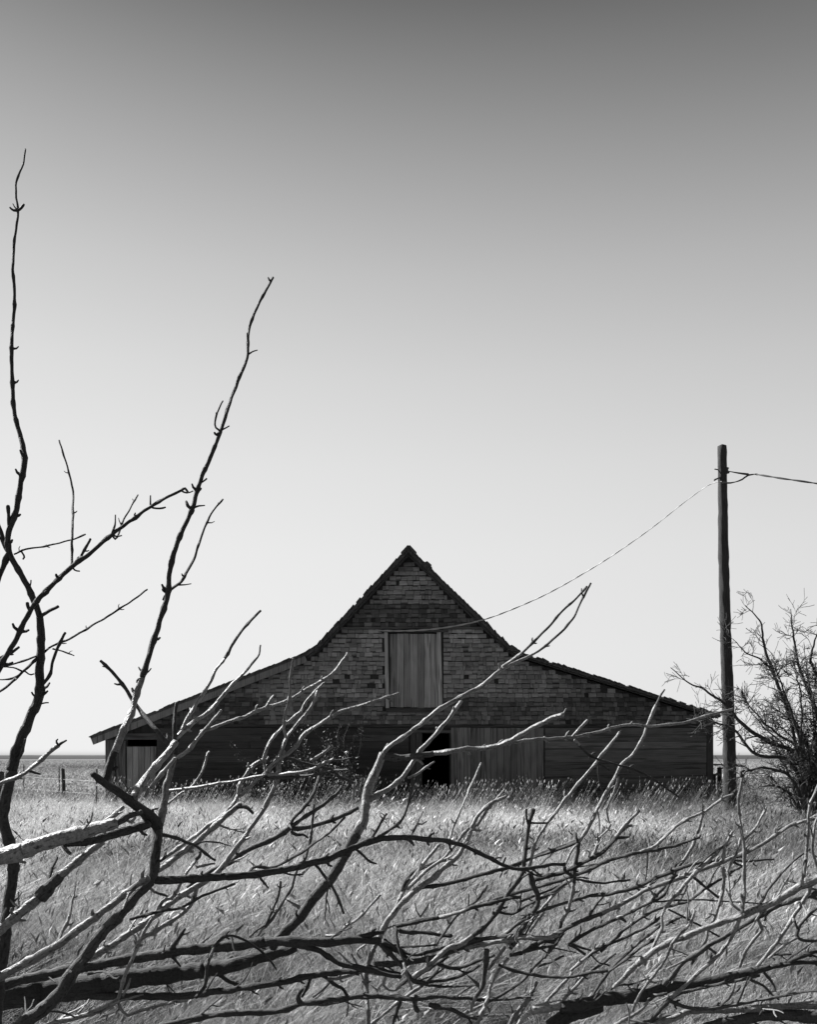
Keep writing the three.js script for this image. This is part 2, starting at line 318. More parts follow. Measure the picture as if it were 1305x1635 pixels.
// ---------------------------------------------------------------- utility pole and its lines
{
  const d = 18.75, s = F / d, X = (1168 - CX) / s, top = EYE + (HY - 712) / s, lean = (1152 - 1166.5) / s;
  const pole = thing('utility_pole', 'tall weathered wooden utility pole right of the barn', 'utility pole', X, 0, -d);
  seed = 5;
  const pts = [], rad = [];
  for (let i = 0; i <= 60; i++) { const t = i / 60; pts.push(new THREE.Vector3(lean * Math.pow(t, 0.9) + 0.012 * Math.sin(t * 7), -0.2 + (top + 0.2) * t, 0.01 * Math.sin(t * 5))); rad.push(0.135 - 0.05 * t + 0.003 * n3(t * 20, 1, 1)); }
  const g = sweep(pts, rad, 22, 1, 4);
  const pm = new THREE.MeshStandardMaterial({ color: grey(0.05), roughness: 0.85, map: grainMap, bumpMap: grainBump, bumpScale: 0.015, vertexColors: true });
  part('post', g, pm, pole);
  const at = (px, py, z = 0.1) => new THREE.Vector3((px - 1168) / s, EYE + (HY - py) / s, z);
  const knob = new THREE.LatheGeometry([[0, -0.06], [0.035, -0.06], [0.05, -0.04], [0.03, -0.015], [0.03, 0.012], [0.052, 0.04], [0.036, 0.06], [0, 0.062]].map(([a, b]) => new THREE.Vector2(a, b)), 18);
  const k = part('insulator', knob, new THREE.MeshStandardMaterial({ color: grey(0.03), roughness: 0.25 }), pole); k.position.copy(at(1161, 752, 0.02)); k.rotation.z = 0.2;
  part('bolt', sweep([at(1142, 749, 0), at(1150, 750.5, 0), at(1160, 752, 0)], [0.012, 0.012, 0.012], 8, 1), Object.assign(metal(0.08), { vertexColors: true }), pole);
  part('hook', sweep([at(1140.5, 767, 0.02), at(1144, 765.5, 0.03), at(1150, 763, 0.05)], [0.02, 0.016, 0.012], 8, 1), Object.assign(metal(0.08), { vertexColors: true }), pole);

  const wireMat = new THREE.MeshStandardMaterial({ color: grey(0.26), roughness: 0.5, vertexColors: true });
  const lineMat = new THREE.MeshStandardMaterial({ color: grey(0.05), roughness: 0.6, vertexColors: true });
  function twisted(name, label, list, mat, r0, r1) {
    const curve = new THREE.CatmullRomCurve3(list), n = 160, a = [], b = [], ra = [], rb = [];
    for (let i = 0; i <= n; i++) {
      const t = i / n, p = curve.getPointAt(t), w = i * 0.55, r = r0 + (r1 - r0) * t;
      a.push(p.clone().add(new THREE.Vector3(0, Math.cos(w), Math.sin(w)).multiplyScalar(r * 0.8))); ra.push(r); b.push(p.clone().add(new THREE.Vector3(0, -Math.cos(w), -Math.sin(w)).multiplyScalar(r * 0.8))); rb.push(r);
    }
    const o = thing(name, label, 'power line', 0, 0, 0), base = list[0].clone(); o.position.copy(base);
    for (const [q, rq] of [[a, ra], [b, rb]]) part('strand', sweep(q.map((v) => v.sub(base)), rq, 6, 1), mat, o);
    return o;
  }
  const run = [[600, 1006.5], [650, 1007], [700, 1003.5], [770, 990], [830, 968], [880, 945], [940, 911], [980, 886], [1040, 844], [1100, 797], [1130, 776], [1146, 769.5], [1153, 769]];
  twisted('power_line', 'thin twisted wire running from the pole to above the loft door', run.map(([x, y], i) => { const t = i / (run.length - 1); return P(x, y, 22.45 + (18.6 - 22.45) * Math.pow(t, 0.9)); }), wireMat, 0.0135, 0.005);
  const out = [[1155, 771], [1168, 771], [1185, 766], [1195, 759], [1203, 757.5], [1215, 758.5], [1250, 764], [1305, 772], [1420, 792], [1700, 850], [2300, 980]];
  twisted('power_line', 'slack dark wire leaving the pole towards the right edge', out.map(([x, y], i) => P(x, y, 18.6 - Math.max(0, i - 4) * 0.55)), lineMat, 0.010, 0.012);
  twisted('tie_wire', 'short tie wire between the pole knob and the slack line', [P(1162, 752, 18.6), P(1178, 755, 18.6), P(1196, 757.5, 18.6)], lineMat, 0.004, 0.014).userData.category = 'wire';
}

// ---------------------------------------------------------------- wire fence on the left and the stub fence beyond the barn
{
  const rod = (x, y0, y1, d, r, dx = 0) => sweep([P(x, y1, d), P(x + dx * 0.5, (y0 + y1) / 2, d), P(x + dx, y0, d)], [r, r * 1.04, r * 0.95], 8, 1);
  const f = thing('wire_fence', 'sagging wire fence with thin posts left of the barn', 'fence', 0, 0, 0);
  const steel = Object.assign(metal(0.05), { vertexColors: true }), post = new THREE.MeshStandardMaterial({ color: grey(0.035), roughness: 0.9, vertexColors: true, map: grainMap });
  const wire = new THREE.MeshStandardMaterial({ color: grey(0.35), roughness: 0.5, vertexColors: true }), wireDark = new THREE.MeshStandardMaterial({ color: grey(0.12), roughness: 0.5, vertexColors: true });
  seed = 12;
  const base = P(153, 1300, 21); base.y = 0; f.position.copy(base);
  const add = (n, g, m) => { g.translate(-base.x, -base.y, -base.z); return part(n, g, m, f); };
  add('post', rod(153, 1228, 1312, 21, 0.02, 1), steel); add('post', rod(94, 1226, 1300, 25, 0.016), steel); add('post', rod(37.5, 1221, 1290, 29, 0.018), steel);
  add('wooden_post', rod(103, 1227, 1300, 24.6, 0.045, -3), post); add('wooden_post', rod(0, 1233, 1310, 18, 0.06, 1), post);
  const strand = (list, r, m) => add('wire', sweep(new THREE.CatmullRomCurve3(list.map(([x, y, d]) => P(x, y, d))).getPoints(30), Array(31).fill(r), 5, 1), m);
  strand([[37, 1222, 29], [70, 1225, 26.9], [94, 1227, 25], [125, 1228, 23], [153, 1229, 21]], 0.006, wireDark);
  strand([[0, 1236, 33], [37, 1239, 29], [70, 1243, 26.8], [94, 1244, 25], [125, 1246, 23], [153, 1248, 21]], 0.008, wire);
  strand([[0, 1256, 33], [37, 1259, 29], [70, 1262, 26.8], [94, 1264, 25], [125, 1266, 23], [153, 1268, 21]], 0.008, wire);
  strand([[153, 1248, 21], [160, 1249, 21.6], [169, 1250, 22.6]], 0.006, wireDark);

  const b2 = P(1140, 1280, 23.4); b2.y = 0;
  const r = thing('wooden_fence', 'short broken fence rails beyond the right barn corner', 'fence', b2.x, 0, b2.z);
  const add2 = (n, g) => { g.translate(-b2.x, 0, -b2.z); return part(n, g, post, r); };
  add2('post', rod(1150, 1226, 1310, 24, 0.06)); add2('post', rod(1141, 1238, 1310, 23.2, 0.05));
  add2('rail', sweep([P(1139, 1238, 23.4), P(1147, 1236, 23.8), P(1152, 1238, 24)], [0.03, 0.035, 0.03], 7, 1));
  add2('rail', sweep([P(1139, 1221, 24), P(1158, 1221, 24.2), P(1190, 1223, 24.6)], [0.02, 0.02, 0.02], 7, 1));
  add2('rail', sweep([P(1150, 1228, 24), P(1156, 1226, 24.2), P(1163, 1233, 24.4)], [0.02, 0.025, 0.02], 7, 1));
}

// ---------------------------------------------------------------- grass
const grassMat = new THREE.MeshPhysicalMaterial({ color: grey(0.56), roughness: 0.6, side: THREE.DoubleSide, transmission: 0.25, thickness: 0 });
function tuft(n, rad, hMin, hMax, wid, lean, heads) {
  const pos = [], nor = [], idx = [];
  for (let i = 0; i < n; i++) {
    const a = rnd() * 6.283, r = rad * Math.sqrt(rnd()), x0 = r * Math.cos(a), z0 = r * Math.sin(a), h = rr(hMin, hMax);
    const la = rr(-1.1, 1.1) + (rnd() < 0.2 ? 2.5 : 0), lx = Math.cos(la) * lean * rr(0.3, 1.5), lz = Math.sin(la) * lean * rr(0.3, 1.2);
    const wa = rnd() * 3.14, w = wid * rr(0.6, 1.3), wx = Math.cos(wa) * w, wz = Math.sin(wa) * w, S = 3, b0 = pos.length / 3, bend = rr(0.9, 2.2);
    for (let k = 0; k <= S; k++) {
      const t = k / S, q = Math.pow(t, bend), y = h * (t - 0.25 * lean * q), tw = 1 - t * 0.8;
      pos.push(x0 + lx * q * h * 1.3 - wx * tw, y, z0 + lz * q * h * 1.3 - wz * tw, x0 + lx * q * h * 1.3 + wx * tw, y, z0 + lz * q * h * 1.3 + wz * tw);
      if (k < S) idx.push(b0 + k * 2, b0 + k * 2 + 1, b0 + k * 2 + 2, b0 + k * 2 + 1, b0 + k * 2 + 3, b0 + k * 2 + 2);
    }
    if (rnd() < heads) { // feathery seed head
      const y = h * (1 - 0.25 * lean), hx = x0 + lx * h * 1.3, hz = z0 + lz * h * 1.3, b = pos.length / 3, L = rr(0.03, 0.06), q = w * 1.7;
      pos.push(hx, y - L * 0.4, hz, hx - q, y + L * 0.2, hz, hx + q + lx * L * 0.4, y + L * 0.2, hz + q, hx + lx * L, y + L, hz + lz * L);
      idx.push(b, b + 2, b + 1, b + 1, b + 2, b + 3);
    }
  }
  const g = new THREE.BufferGeometry(); g.setAttribute('position', new THREE.Float32BufferAttribute(pos, 3)); g.setIndex(idx); g.computeVertexNormals();
  return g;
}
// green weeds that show dark among the dry grass: [px, py, radius in metres, strength]
const weeds = [[1065, 1350, 1.0, 0.95], [1010, 1335, 0.6, 0.8], [1110, 1345, 0.8, 0.8], [170, 1350, 0.7, 0.75], [215, 1345, 0.5, 0.75], [700, 1345, 0.5, 0.8], [760, 1335, 0.6, 0.7], [520, 1345, 0.7, 0.6], [610, 1385, 0.25, 0.7], [400, 1325, 0.7, 0.55], [850, 1328, 0.8, 0.55], [30, 1505, 0.35, 0.8], [330, 1480, 0.25, 0.5], [440, 1450, 0.2, 0.7], [1230, 1300, 2.2, 0.6], [1290, 1330, 1.6, 0.6], [940, 1325, 0.6, 0.5], [120, 1252, 4, 0.5], [1290, 1400, 0.7, 0.4]]
  .map(([x, y, r, s]) => { const d = F * 1.05 / (y - HY); return [(x - CX) / F * d, -d, r, s]; });
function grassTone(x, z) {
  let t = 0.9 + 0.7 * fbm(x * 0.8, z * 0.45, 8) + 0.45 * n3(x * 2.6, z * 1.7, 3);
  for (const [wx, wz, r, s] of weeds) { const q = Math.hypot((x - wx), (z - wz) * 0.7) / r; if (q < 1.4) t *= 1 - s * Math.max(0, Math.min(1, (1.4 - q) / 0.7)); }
  const d = Math.hypot(x, z); if (d < 10) t *= 0.42 + 0.58 * Math.max(0, (d - 4) / 6); if (d > 13 && d < 24) t *= 1.2;  // close in, the shade of the branch pile is painted into the tone
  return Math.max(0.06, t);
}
function field(name, label, geos, count, place) {
  geos.forEach((g, gi) => {
    const n = Math.floor(count / geos.length), im = new THREE.InstancedMesh(g, grassMat, n), m = new THREE.Matrix4(), q = new THREE.Quaternion(), e = new THREE.Euler();
    let k = 0;
    for (let i = 0; i < n * 3 && k < n; i++) {
      const s = place(); if (!s) continue;
      const [x, z, sc, yaw, tone] = s;
      if (z < -BD + 0.02 && z > -BD - 13.2 && x > WL - 0.05 && x < WR + 0.05) continue;
      q.setFromEuler(e.set(rr(-0.1, 0.1), yaw, rr(-0.15, 0.05)));
      m.compose(new THREE.Vector3(x, gh(x, z) - 0.02, z), q, new THREE.Vector3(sc * rr(0.9, 1.2), sc, sc * rr(0.9, 1.2)));
      im.setMatrixAt(k, m); im.setColorAt(k, grey(tone)); k++;
    }
    im.count = k; im.name = numbered(name); im.userData = { kind: 'stuff', label, category: 'grass' }; shade(im); scene.add(im);
  });
}
seed = 2024;
const wind = (x, z) => 1.2 * n3(x * 0.7, z * 0.5, 5) + rr(-0.9, 0.9) + (rnd() < 0.12 ? rr(1.5, 4) : 0);
const nearTufts = [tuft(26, 0.08, 0.15, 0.5, 0.0018, 0.3, 0.08), tuft(26, 0.09, 0.18, 0.58, 0.002, 0.6, 0.1), tuft(26, 0.07, 0.25, 0.62, 0.002, 0.85, 0.1), tuft(24, 0.05, 0.2, 0.6, 0.0026, 0.7, 0.06), tuft(30, 0.12, 0.1, 0.32, 0.003, 0.9, 0)];
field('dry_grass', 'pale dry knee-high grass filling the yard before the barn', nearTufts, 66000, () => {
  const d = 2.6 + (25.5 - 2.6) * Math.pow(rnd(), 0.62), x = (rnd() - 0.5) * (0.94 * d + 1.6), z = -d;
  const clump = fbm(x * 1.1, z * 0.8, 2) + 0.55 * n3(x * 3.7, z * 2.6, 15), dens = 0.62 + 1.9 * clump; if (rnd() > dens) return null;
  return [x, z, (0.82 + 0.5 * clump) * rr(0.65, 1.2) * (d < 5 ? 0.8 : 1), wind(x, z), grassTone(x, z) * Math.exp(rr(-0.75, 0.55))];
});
const stalks = [0, 1].map(() => tuft(5, 0.14, 0.5, 1.1, 0.0022, 0.35, 0.7));
field('tall_grass', 'taller seed stalks rising above the dry grass', stalks, 2300, () => {
  const nearWall = rnd() < 0.6, d = nearWall ? rr(17.5, 22.4) : rr(6, 20), x = (rnd() - 0.5) * 0.94 * d;
  if (n3(x * 0.7, d * 0.5, 9) < -0.1) return null;
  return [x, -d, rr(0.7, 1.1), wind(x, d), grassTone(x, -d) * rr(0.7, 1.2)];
});
const bunches = [0, 1, 2].map((i) => tuft(70, 0.07 + 0.03 * i, 0.3, 0.8, 0.0022, 0.75 + 0.15 * i, 0.12));
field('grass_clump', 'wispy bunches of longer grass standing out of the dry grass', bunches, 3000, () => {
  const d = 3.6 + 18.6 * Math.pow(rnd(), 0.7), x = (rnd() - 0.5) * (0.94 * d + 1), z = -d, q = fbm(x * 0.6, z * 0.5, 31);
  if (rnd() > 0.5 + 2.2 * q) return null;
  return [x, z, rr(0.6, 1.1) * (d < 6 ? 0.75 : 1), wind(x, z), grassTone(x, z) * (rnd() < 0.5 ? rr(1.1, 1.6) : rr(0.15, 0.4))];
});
const farTufts = [0, 1].map((i) => tuft(22, 0.3, 0.2, 0.5, 0.008, 0.6, 0.2));
field('field_grass', 'pale grass of the open field beyond the fence', farTufts, 42000, () => {
  const d = 24 + 130 * Math.pow(rnd(), 1.6), side = rnd() < 0.72 ? -1 : 1, x = side < 0 ? -rr(0.3, 0.5) * d : rr(0.28, 0.5) * d;
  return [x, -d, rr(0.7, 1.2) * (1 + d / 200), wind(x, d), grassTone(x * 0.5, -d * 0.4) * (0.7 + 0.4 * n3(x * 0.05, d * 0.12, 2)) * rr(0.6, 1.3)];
});

// ---------------------------------------------------------------- deadwood in front of the camera
// A thing of bent limbs. Limb points are followed through space: a limb starts at the depth where it leaves the one before it and drifts nearer or farther along its length.
let dw = null;
function deadwood(name, label, depth, tone, s) {
  seed = s;
  dw = { g: thing(name, label, name === 'dead_sapling' ? 'sapling' : name === 'fallen_log' ? 'log' : 'branch', 0, 0, 0), depth, tone, lines: [], base: null };
  return dw;
}
function limb(w0, w1, drift, ...v) { return grow(w0, w1, drift, 1, v); }
function tinted(mult, w0, w1, drift, ...v) { return grow(w0, w1, drift, mult, v); }
function grow(w0, w1, drift, mult, v) {
  const px = []; for (let i = 0; i < v.length; i += 2) px.push([v[i], v[i + 1]]);
  let d0 = dw.depth, best = 16;
  for (const l of dw.lines) for (const [x, y, d] of l) { const q = Math.hypot(x - px[0][0], y - px[0][1]); if (q < best) { best = q; d0 = d; } }
  let L = 0; const at = [0]; for (let i = 1; i < px.length; i++) { L += Math.hypot(px[i][0] - px[i - 1][0], px[i][1] - px[i - 1][1]); at.push(L); }
  const per100 = drift === 0 ? rr(-0.09, 0.09) : drift, curve = new THREE.CatmullRomCurve3(px.map(([x, y]) => new THREE.Vector3(x, y, 0)), false, 'centripetal');
  const n = Math.max(4, Math.round(L / 5)), raw = curve.getSpacedPoints(n), ph = rnd() * 50, line = [];
  const nodes = []; for (let a = rr(10, 40); a < L; a += rr(28, 66)) nodes.push(a);
  const pts = [], rad = [];
  raw.forEach((q, i) => {
    const s = L * i / n, e = Math.min(1, s / 40), d = d0 + per100 * s / 100 + e * 0.05 * n3(s * 0.012, ph, 1);
    const jx = i && i < n ? 1.3 * n3(s * 0.06, ph, 3) : 0, jy = i && i < n ? 1.3 * n3(s * 0.06, ph, 9) : 0;
    let w = (w0 + (w1 - w0) * s / L) * (1 + 0.14 * n3(s * 0.05, ph, 5));
    for (const a of nodes) w += Math.min(w * 0.35, 2.6) * Math.exp(-Math.pow((s - a) / 4.5, 2));
    line.push([q.x, q.y, d]); pts.push(P(q.x + jx, q.y + jy, d)); rad.push(Math.max(0.0012, w / 2 / F * d));
  });
  dw.lines.push(line);
  if (!dw.base) { dw.base = pts[0].clone(); dw.g.position.copy(dw.base); }
  const big = Math.max(w0, w1), seg = big > 14 ? 16 : big > 7 ? 11 : 8, mat = bark(Math.max(0.02, dw.tone * mult * (dw.tone * mult > 0.2 ? 0.8 : 0.42)));
  const geos = [sweep(pts, rad, seg, 1, ph)];
  for (const a of nodes) if (rnd() < (big > 12 ? 0.25 : 0.55) && a < L - 6) {      // short spurs at the nodes
    const i = Math.min(n - 1, Math.max(1, Math.round(a / L * n))), dir = pts[i + 1 > n ? n : i + 1].clone().sub(pts[i - 1]).normalize();
    const m = rnd() < 0.35 ? 2 : 1, side0 = rnd() * 6.28;
    for (let k = 0; k < m; k++) {
      const sv = new THREE.Vector3(Math.cos(side0 + k * 3), Math.sin(side0 + k * 3), rr(-0.6, 0.6)); sv.addScaledVector(dir, -sv.dot(dir)).normalize();
      const ln = rr(4, 11) * (big > 9 ? 1.3 : 1) / F * line[i][2], r0 = Math.min(rad[i] * 0.55, 0.006);
      const p1 = pts[i].clone().addScaledVector(sv, rad[i] * 0.6), p2 = p1.clone().addScaledVector(sv, ln * 0.55).addScaledVector(dir, ln * 0.3), p3 = p2.clone().addScaledVector(sv, ln * 0.3).addScaledVector(dir, ln * 0.45);
      geos.push(sweep([p1, p2, p3], [r0, r0 * 0.8, r0 * 0.55], 6, 0.9, ph));
    }
  }
  const meanY = line.reduce((a, q) => a + q[1], 0) / line.length;
  if (L > 60 && meanY > 1330) for (const a of nodes) if (rnd() < (meanY > 1430 ? 0.42 : 0.2) && a > 15 && a < L - 12) {   // forked shoots
    const i = Math.min(n - 1, Math.max(1, Math.round(a / L * n))), d = line[i][2];
    const dir = pts[i + 1].clone().sub(pts[i - 1]).normalize(), sv = new THREE.Vector3(rr(-1, 1), rr(-0.6, 1), rr(-1, 1)).normalize(); sv.addScaledVector(dir, -sv.dot(dir)).normalize();
    const ln = rr(18, 70) / F * d, r0 = Math.min(rad[i] * 0.55, 0.0045), q = [pts[i].clone()], h = dir.clone().multiplyScalar(0.75).addScaledVector(sv, rr(0.5, 1)).normalize();
    for (let k = 1; k <= 7; k++) { h.add(new THREE.Vector3(rr(-1, 1), rr(-0.8, 1), rr(-1, 1)).multiplyScalar(0.2)).normalize(); q.push(q[k - 1].clone().addScaledVector(h, ln / 7)); }
    geos.push(sweep(q, q.map((_, k) => r0 * (k === 3 || k === 5 ? 1.15 : 1) * (1 - 0.07 * k)), 6, 1, ph));
    if (rnd() < 0.6) { const f = 3 + Math.floor(rnd() * 2), h2 = h.clone().addScaledVector(new THREE.Vector3(rr(-1, 1), rr(-1, 1), rr(-1, 1)), 0.9).normalize(), e = q[f].clone().addScaledVector(h2, ln * 0.2), e2 = e.clone().addScaledVector(h2, ln * 0.12).addScaledVector(h, ln * 0.1); geos.push(sweep([q[f], e, e2], [r0 * 0.75, r0 * 0.65, r0 * 0.5], 6, 1, ph)); }
  }
  const g = mergeGeometries(geos); g.translate(-dw.base.x, -dw.base.y, -dw.base.z);
  part(big >= 8 ? 'limb' : 'twig', g, mat, dw.g);
}

//@BRANCHES
// leftmost standing sapling, its bottom hidden behind the thick pale limb
deadwood('dead_sapling', 'tallest dead sapling at the left edge with a bent whip reaching into the sky', 3.1, 0.075, 11);
tinted(1.5, 17, 17, 0.02, -40, 1900, -12, 1700, -2, 1570, 8, 1495, 13, 1440, 21, 1390, 15, 1347, 5, 1315, 9, 1273, 18, 1231);
limb(17, 11, 0.02, 18, 1231, 28, 1192, 42, 1160, 46, 1148, 62, 1112, 63, 1070, 65, 1017, 63, 985);
limb(10, 8, 0.02, 63, 985, 53, 957, 32, 915, 14, 883, 14, 848, 25, 816, 33, 770, 39, 735, 33, 700);
limb(7, 2.6, 0.05, 33, 700, 23, 661, 19, 608, 18, 544, 23, 474, 20, 431, 22, 389, 28, 340, 25, 312, 26, 290, 37, 259, 40, 238);
limb(5, 3, 0, 28, 336, 22, 336, 15, 331); limb(4, 2.5, 0, 28, 336, 34, 331, 38, 326);
limb(5, 5, 0, 14, 845, 13, 828, 12, 807); limb(7, 5, 0, 14, 883, 6, 868, -2, 840, -14, 812);
limb(9, 7, 0, 14, 883, 4, 905, -8, 938, -30, 980);
limb(11, 7, -0.1, -60, 1190, -24, 1120, 0, 1063, 21, 1028, 48, 975, 62, 955);
limb(8, 4, -0.1, 62, 955, 88, 929, 116, 904, 148, 880, 176, 855, 201, 837, 240, 809, 268, 793, 289, 783);
limb(4, 2.5, 0.1, 114, 903, 115, 859, 116, 816, 115, 778, 107, 746, 98, 715, 94, 703);
limb(4, 3.5, 0, 124, 896, 135, 878, 144, 860); limb(3, 2, 0, 178, 853, 183, 838, 184, 822);
limb(3.5, 2.2, 0.2, 178, 853, 184, 861, 197, 830, 211, 806, 220, 790); limb(3, 2, 0, 240, 808, 240, 800, 240, 791);
limb(3.5, 2.5, 0, 240, 809, 252, 812, 264, 810); limb(3.5, 2, 0, 289, 783, 298, 787, 308, 784); limb(5, 3, 0, 289, 783, 295, 780, 300, 786);
limb(3, 2.5, 0, 114, 903, 120, 911, 127, 912); limb(4, 2, 0, 178, 853, 186, 857, 194, 855);
limb(3, 2.4, 0.15, 22, 885, 42, 876, 62, 874, 85, 869, 116, 861, 136, 853); limb(3, 2, 0, 34, 881, 38, 890, 36, 893);
limb(6, 5, 0, 63, 984, 76, 977, 93, 968); limb(3, 2, 0, 46, 944, 49, 930, 49, 926); limb(6, 4, 0, 48, 976, 44, 968, 43, 962);
limb(3.5, 2.8, 0.15, 66, 1044, 79, 1034, 106, 1022, 140, 1003, 166, 987, 197, 968, 235, 941); limb(3, 1.6, 0, 84, 1036, 105, 1042, 118, 1047);
limb(4.5, 4, -0.2, 64, 1045, 56, 1054, 35, 1074, 10, 1096, -20, 1118); limb(3, 3, -0.2, 62, 1046, 35, 1056, 12, 1063, -14, 1070);
limb(5.5, 4, 0, 66, 1096, 79, 1077, 85, 1052, 93, 1031, 104, 1010);
limb(3, 2, 0, 35, 1072, 20, 1066, 4, 1065); limb(3, 1.8, 0, 38, 1071, 48, 1077, 54, 1076); limb(3.5, 2, 0, 30, 1078, 14, 1084, -2, 1085);
limb(5, 4, 0.1, -16, 1060, 0, 1050, 18, 1042, 30, 1033);
limb(4, 2.5, 0, 62, 1112, 54, 1110, 50, 1105); limb(4, 2.5, 0, 62, 1115, 72, 1107, 76, 1103); limb(3, 2, 0, 60, 1124, 70, 1123, 77, 1122);
tinted(1.6, 5, 3.5, 0, 26, 1216, 35, 1201, 38, 1190, 40, 1180);
tinted(4, 6, 7, -0.05, -50, 1272, -20, 1260, 0, 1251, 16, 1244, 27, 1241, 44, 1231, 63, 1215, 81, 1199, 93, 1190); limb(5, 2.5, 0, 93, 1190, 100, 1186, 106, 1182); limb(4, 2, 0, 93, 1190, 90, 1183, 92, 1180);
limb(5, 3, 0.3, 47, 1231, 55, 1234, 64, 1236);

// dark forked trunk with its top broken off
deadwood('dead_sapling', 'crooked dark trunk whose fork carries a tall slender whip before the left barn wing', 2.5, 0.16, 37);
limb(24, 20, 0.05, -90, 1800, -20, 1695, 36, 1635, 68, 1612, 95, 1585, 115, 1553);
limb(19, 15, 0.02, 115, 1553, 137, 1526, 158, 1495, 194, 1458, 225, 1422, 241, 1407);
limb(15, 16, 0.02, 241, 1407, 246, 1390, 248, 1363, 251, 1338, 252, 1319);
tinted(0.5, 20, 9, -0.25, 252, 1319, 240, 1306, 220, 1289, 192, 1267, 167, 1251, 148, 1236);
tinted(0.30, 12, 12, 0.05, 166, 1250, 174, 1226, 183, 1200);
tinted(1.6, 12, 9, 0, 183, 1200, 198, 1165, 211, 1133, 220, 1102, 227, 1081);
tinted(0.45, 9, 7, 0.02, 227, 1081, 247, 1017, 268, 947, 271, 911, 282, 869, 307, 813);
tinted(0.45, 7, 6, 0.03, 307, 813, 319, 770, 335, 732, 351, 692, 352, 689);
tinted(0.45, 5.5, 3.8, 0.08, 352, 689, 367, 643, 382, 603, 395, 569, 397, 530, 405, 502, 423, 467, 436, 443);
tinted(0.45, 3.5, 2.2, 0, 352, 689, 344, 682, 345, 664, 350, 651, 356, 640); tinted(0.45, 3, 2, 0, 352, 689, 360, 684, 366, 680); tinted(0.45, 6, 3, 0, 350, 692, 345, 694, 342, 690);
tinted(0.45, 3, 1.8, 0, 396, 566, 404, 561, 411, 559); tinted(0.45, 4, 2.5, 0, 432, 450, 429, 447, 428, 443);
tinted(0.45, 5, 2.4, 0.1, 269, 944, 289, 929, 301, 909, 310, 890, 319, 864, 328, 839, 340, 816, 356, 797); tinted(0.45, 3, 1.8, 0, 285, 934, 295, 934, 305, 932);
tinted(0.45, 6, 3, 0, 307, 813, 300, 808, 297, 800); tinted(0.45, 4, 1.8, 0, 308, 811, 318, 808, 327, 807); tinted(0.45, 3, 2, 0, 319, 772, 326, 768, 330, 764);
tinted(0.45, 5, 3, 0, 268, 947, 262, 944, 259, 940); tinted(0.45, 6, 3, 0, 268, 949, 262, 953, 260, 958);
tinted(0.45, 4, 2, 0, 229, 1074, 223, 1069, 221, 1065); tinted(0.45, 3.5, 2, 0, 230, 1076, 237, 1073, 241, 1067); tinted(0.45, 4, 2.5, 0, 226, 1082, 220, 1085, 218, 1090);
tinted(1.3, 13, 8, 0, 254, 1316, 258, 1302, 262, 1283, 266, 1255, 271, 1236, 277, 1215, 280, 1205);
tinted(0.7, 8, 4.5, 0, 280, 1205, 280, 1186, 278, 1158, 279, 1140, 282, 1123);
tinted(0.6, 8, 4.5, 0.1, 280, 1195, 261, 1179, 240, 1155, 215, 1123, 197, 1095, 176, 1070, 160, 1055);
tinted(2.4, 14, 9, 0.1, 214, 1274, 222, 1258, 234, 1241, 248, 1224, 268, 1201, 281, 1184);
tinted(2.4, 8, 4.5, 0.1, 281, 1180, 293, 1167, 309, 1153, 336, 1134, 352, 1115, 367, 1097, 394, 1070); limb(4, 2.4, 0.1, 394, 1070, 404, 1058, 413, 1047, 416, 1030); 
tinted(2, 6, 4, 0.1, 290, 1165, 300, 1145, 312, 1125, 336, 1088, 345, 1070, 358, 1052); limb(4.5, 4, 0.1, 358, 1052, 366, 1038, 374, 1024, 392, 1000, 416, 975);
tinted(2.3, 7, 4, -0.1, 284, 1209, 299, 1199, 324, 1168, 338, 1152, 353, 1134); tinted(2.3, 7, 6, -0.1, 241, 1258, 250, 1245, 262, 1232, 279, 1211);
tinted(1.8, 4, 3, 0, 330, 1165, 339, 1156, 345, 1146); tinted(2, 5, 3, 0, 232, 1271, 236, 1262, 238, 1256);
limb(6, 4, 0.15, 254, 1333, 268, 1335, 280, 1338, 296, 1344, 310, 1349, 325, 1361, 344, 1374); limb(3, 2, 0.15, 310, 1349, 330, 1343, 346, 1345, 369, 1351);
tinted(0.6, 13, 11, 0.12, 245, 1405, 277, 1405, 307, 1403, 353, 1400, 399, 1397, 449, 1390);
tinted(0.8, 11, 10, 0.12, 449, 1390, 482, 1382, 523, 1372, 546, 1363, 567, 1353);
tinted(0.7, 10, 7, 0.12, 567, 1353, 588, 1344, 611, 1339, 649, 1337, 682, 1340, 715, 1343, 738, 1349);
tinted(0.6, 7, 5, 0.12, 738, 1349, 763, 1361, 788, 1373, 807, 1383, 830, 1388, 850, 1386, 867, 1383, 884, 1380, 903, 1380);
limb(5, 3, 0.1, 569, 1356, 576, 1362, 582, 1367, 590, 1376, 601, 1379); limb(5, 4, -0.1, 503, 1380, 517, 1397, 530, 1415, 540, 1435, 549, 1459);
limb(5, 3, 0.1, 592, 1342, 603, 1323, 611, 1309, 618, 1299); limb(5, 3.5, 0.1, 603, 1337, 616, 1330, 634, 1317, 647, 1300, 653, 1280, 657, 1262, 660, 1241);
tinted(2, 4, 3, 0.1, 652, 1242, 663, 1238, 675, 1229, 694, 1216); limb(8, 3, 0, 650, 1338, 657, 1344, 661, 1350); limb(4, 3, 0, 803, 1381, 806, 1372, 808, 1369);
limb(4, 2.5, 0, 849, 1387, 858, 1394, 866, 1399);
tinted(2, 6, 4, 0.3, 237, 1412, 241, 1420, 247, 1425); limb(4, 3, 0.3, 247, 1424, 262, 1429, 275, 1436);
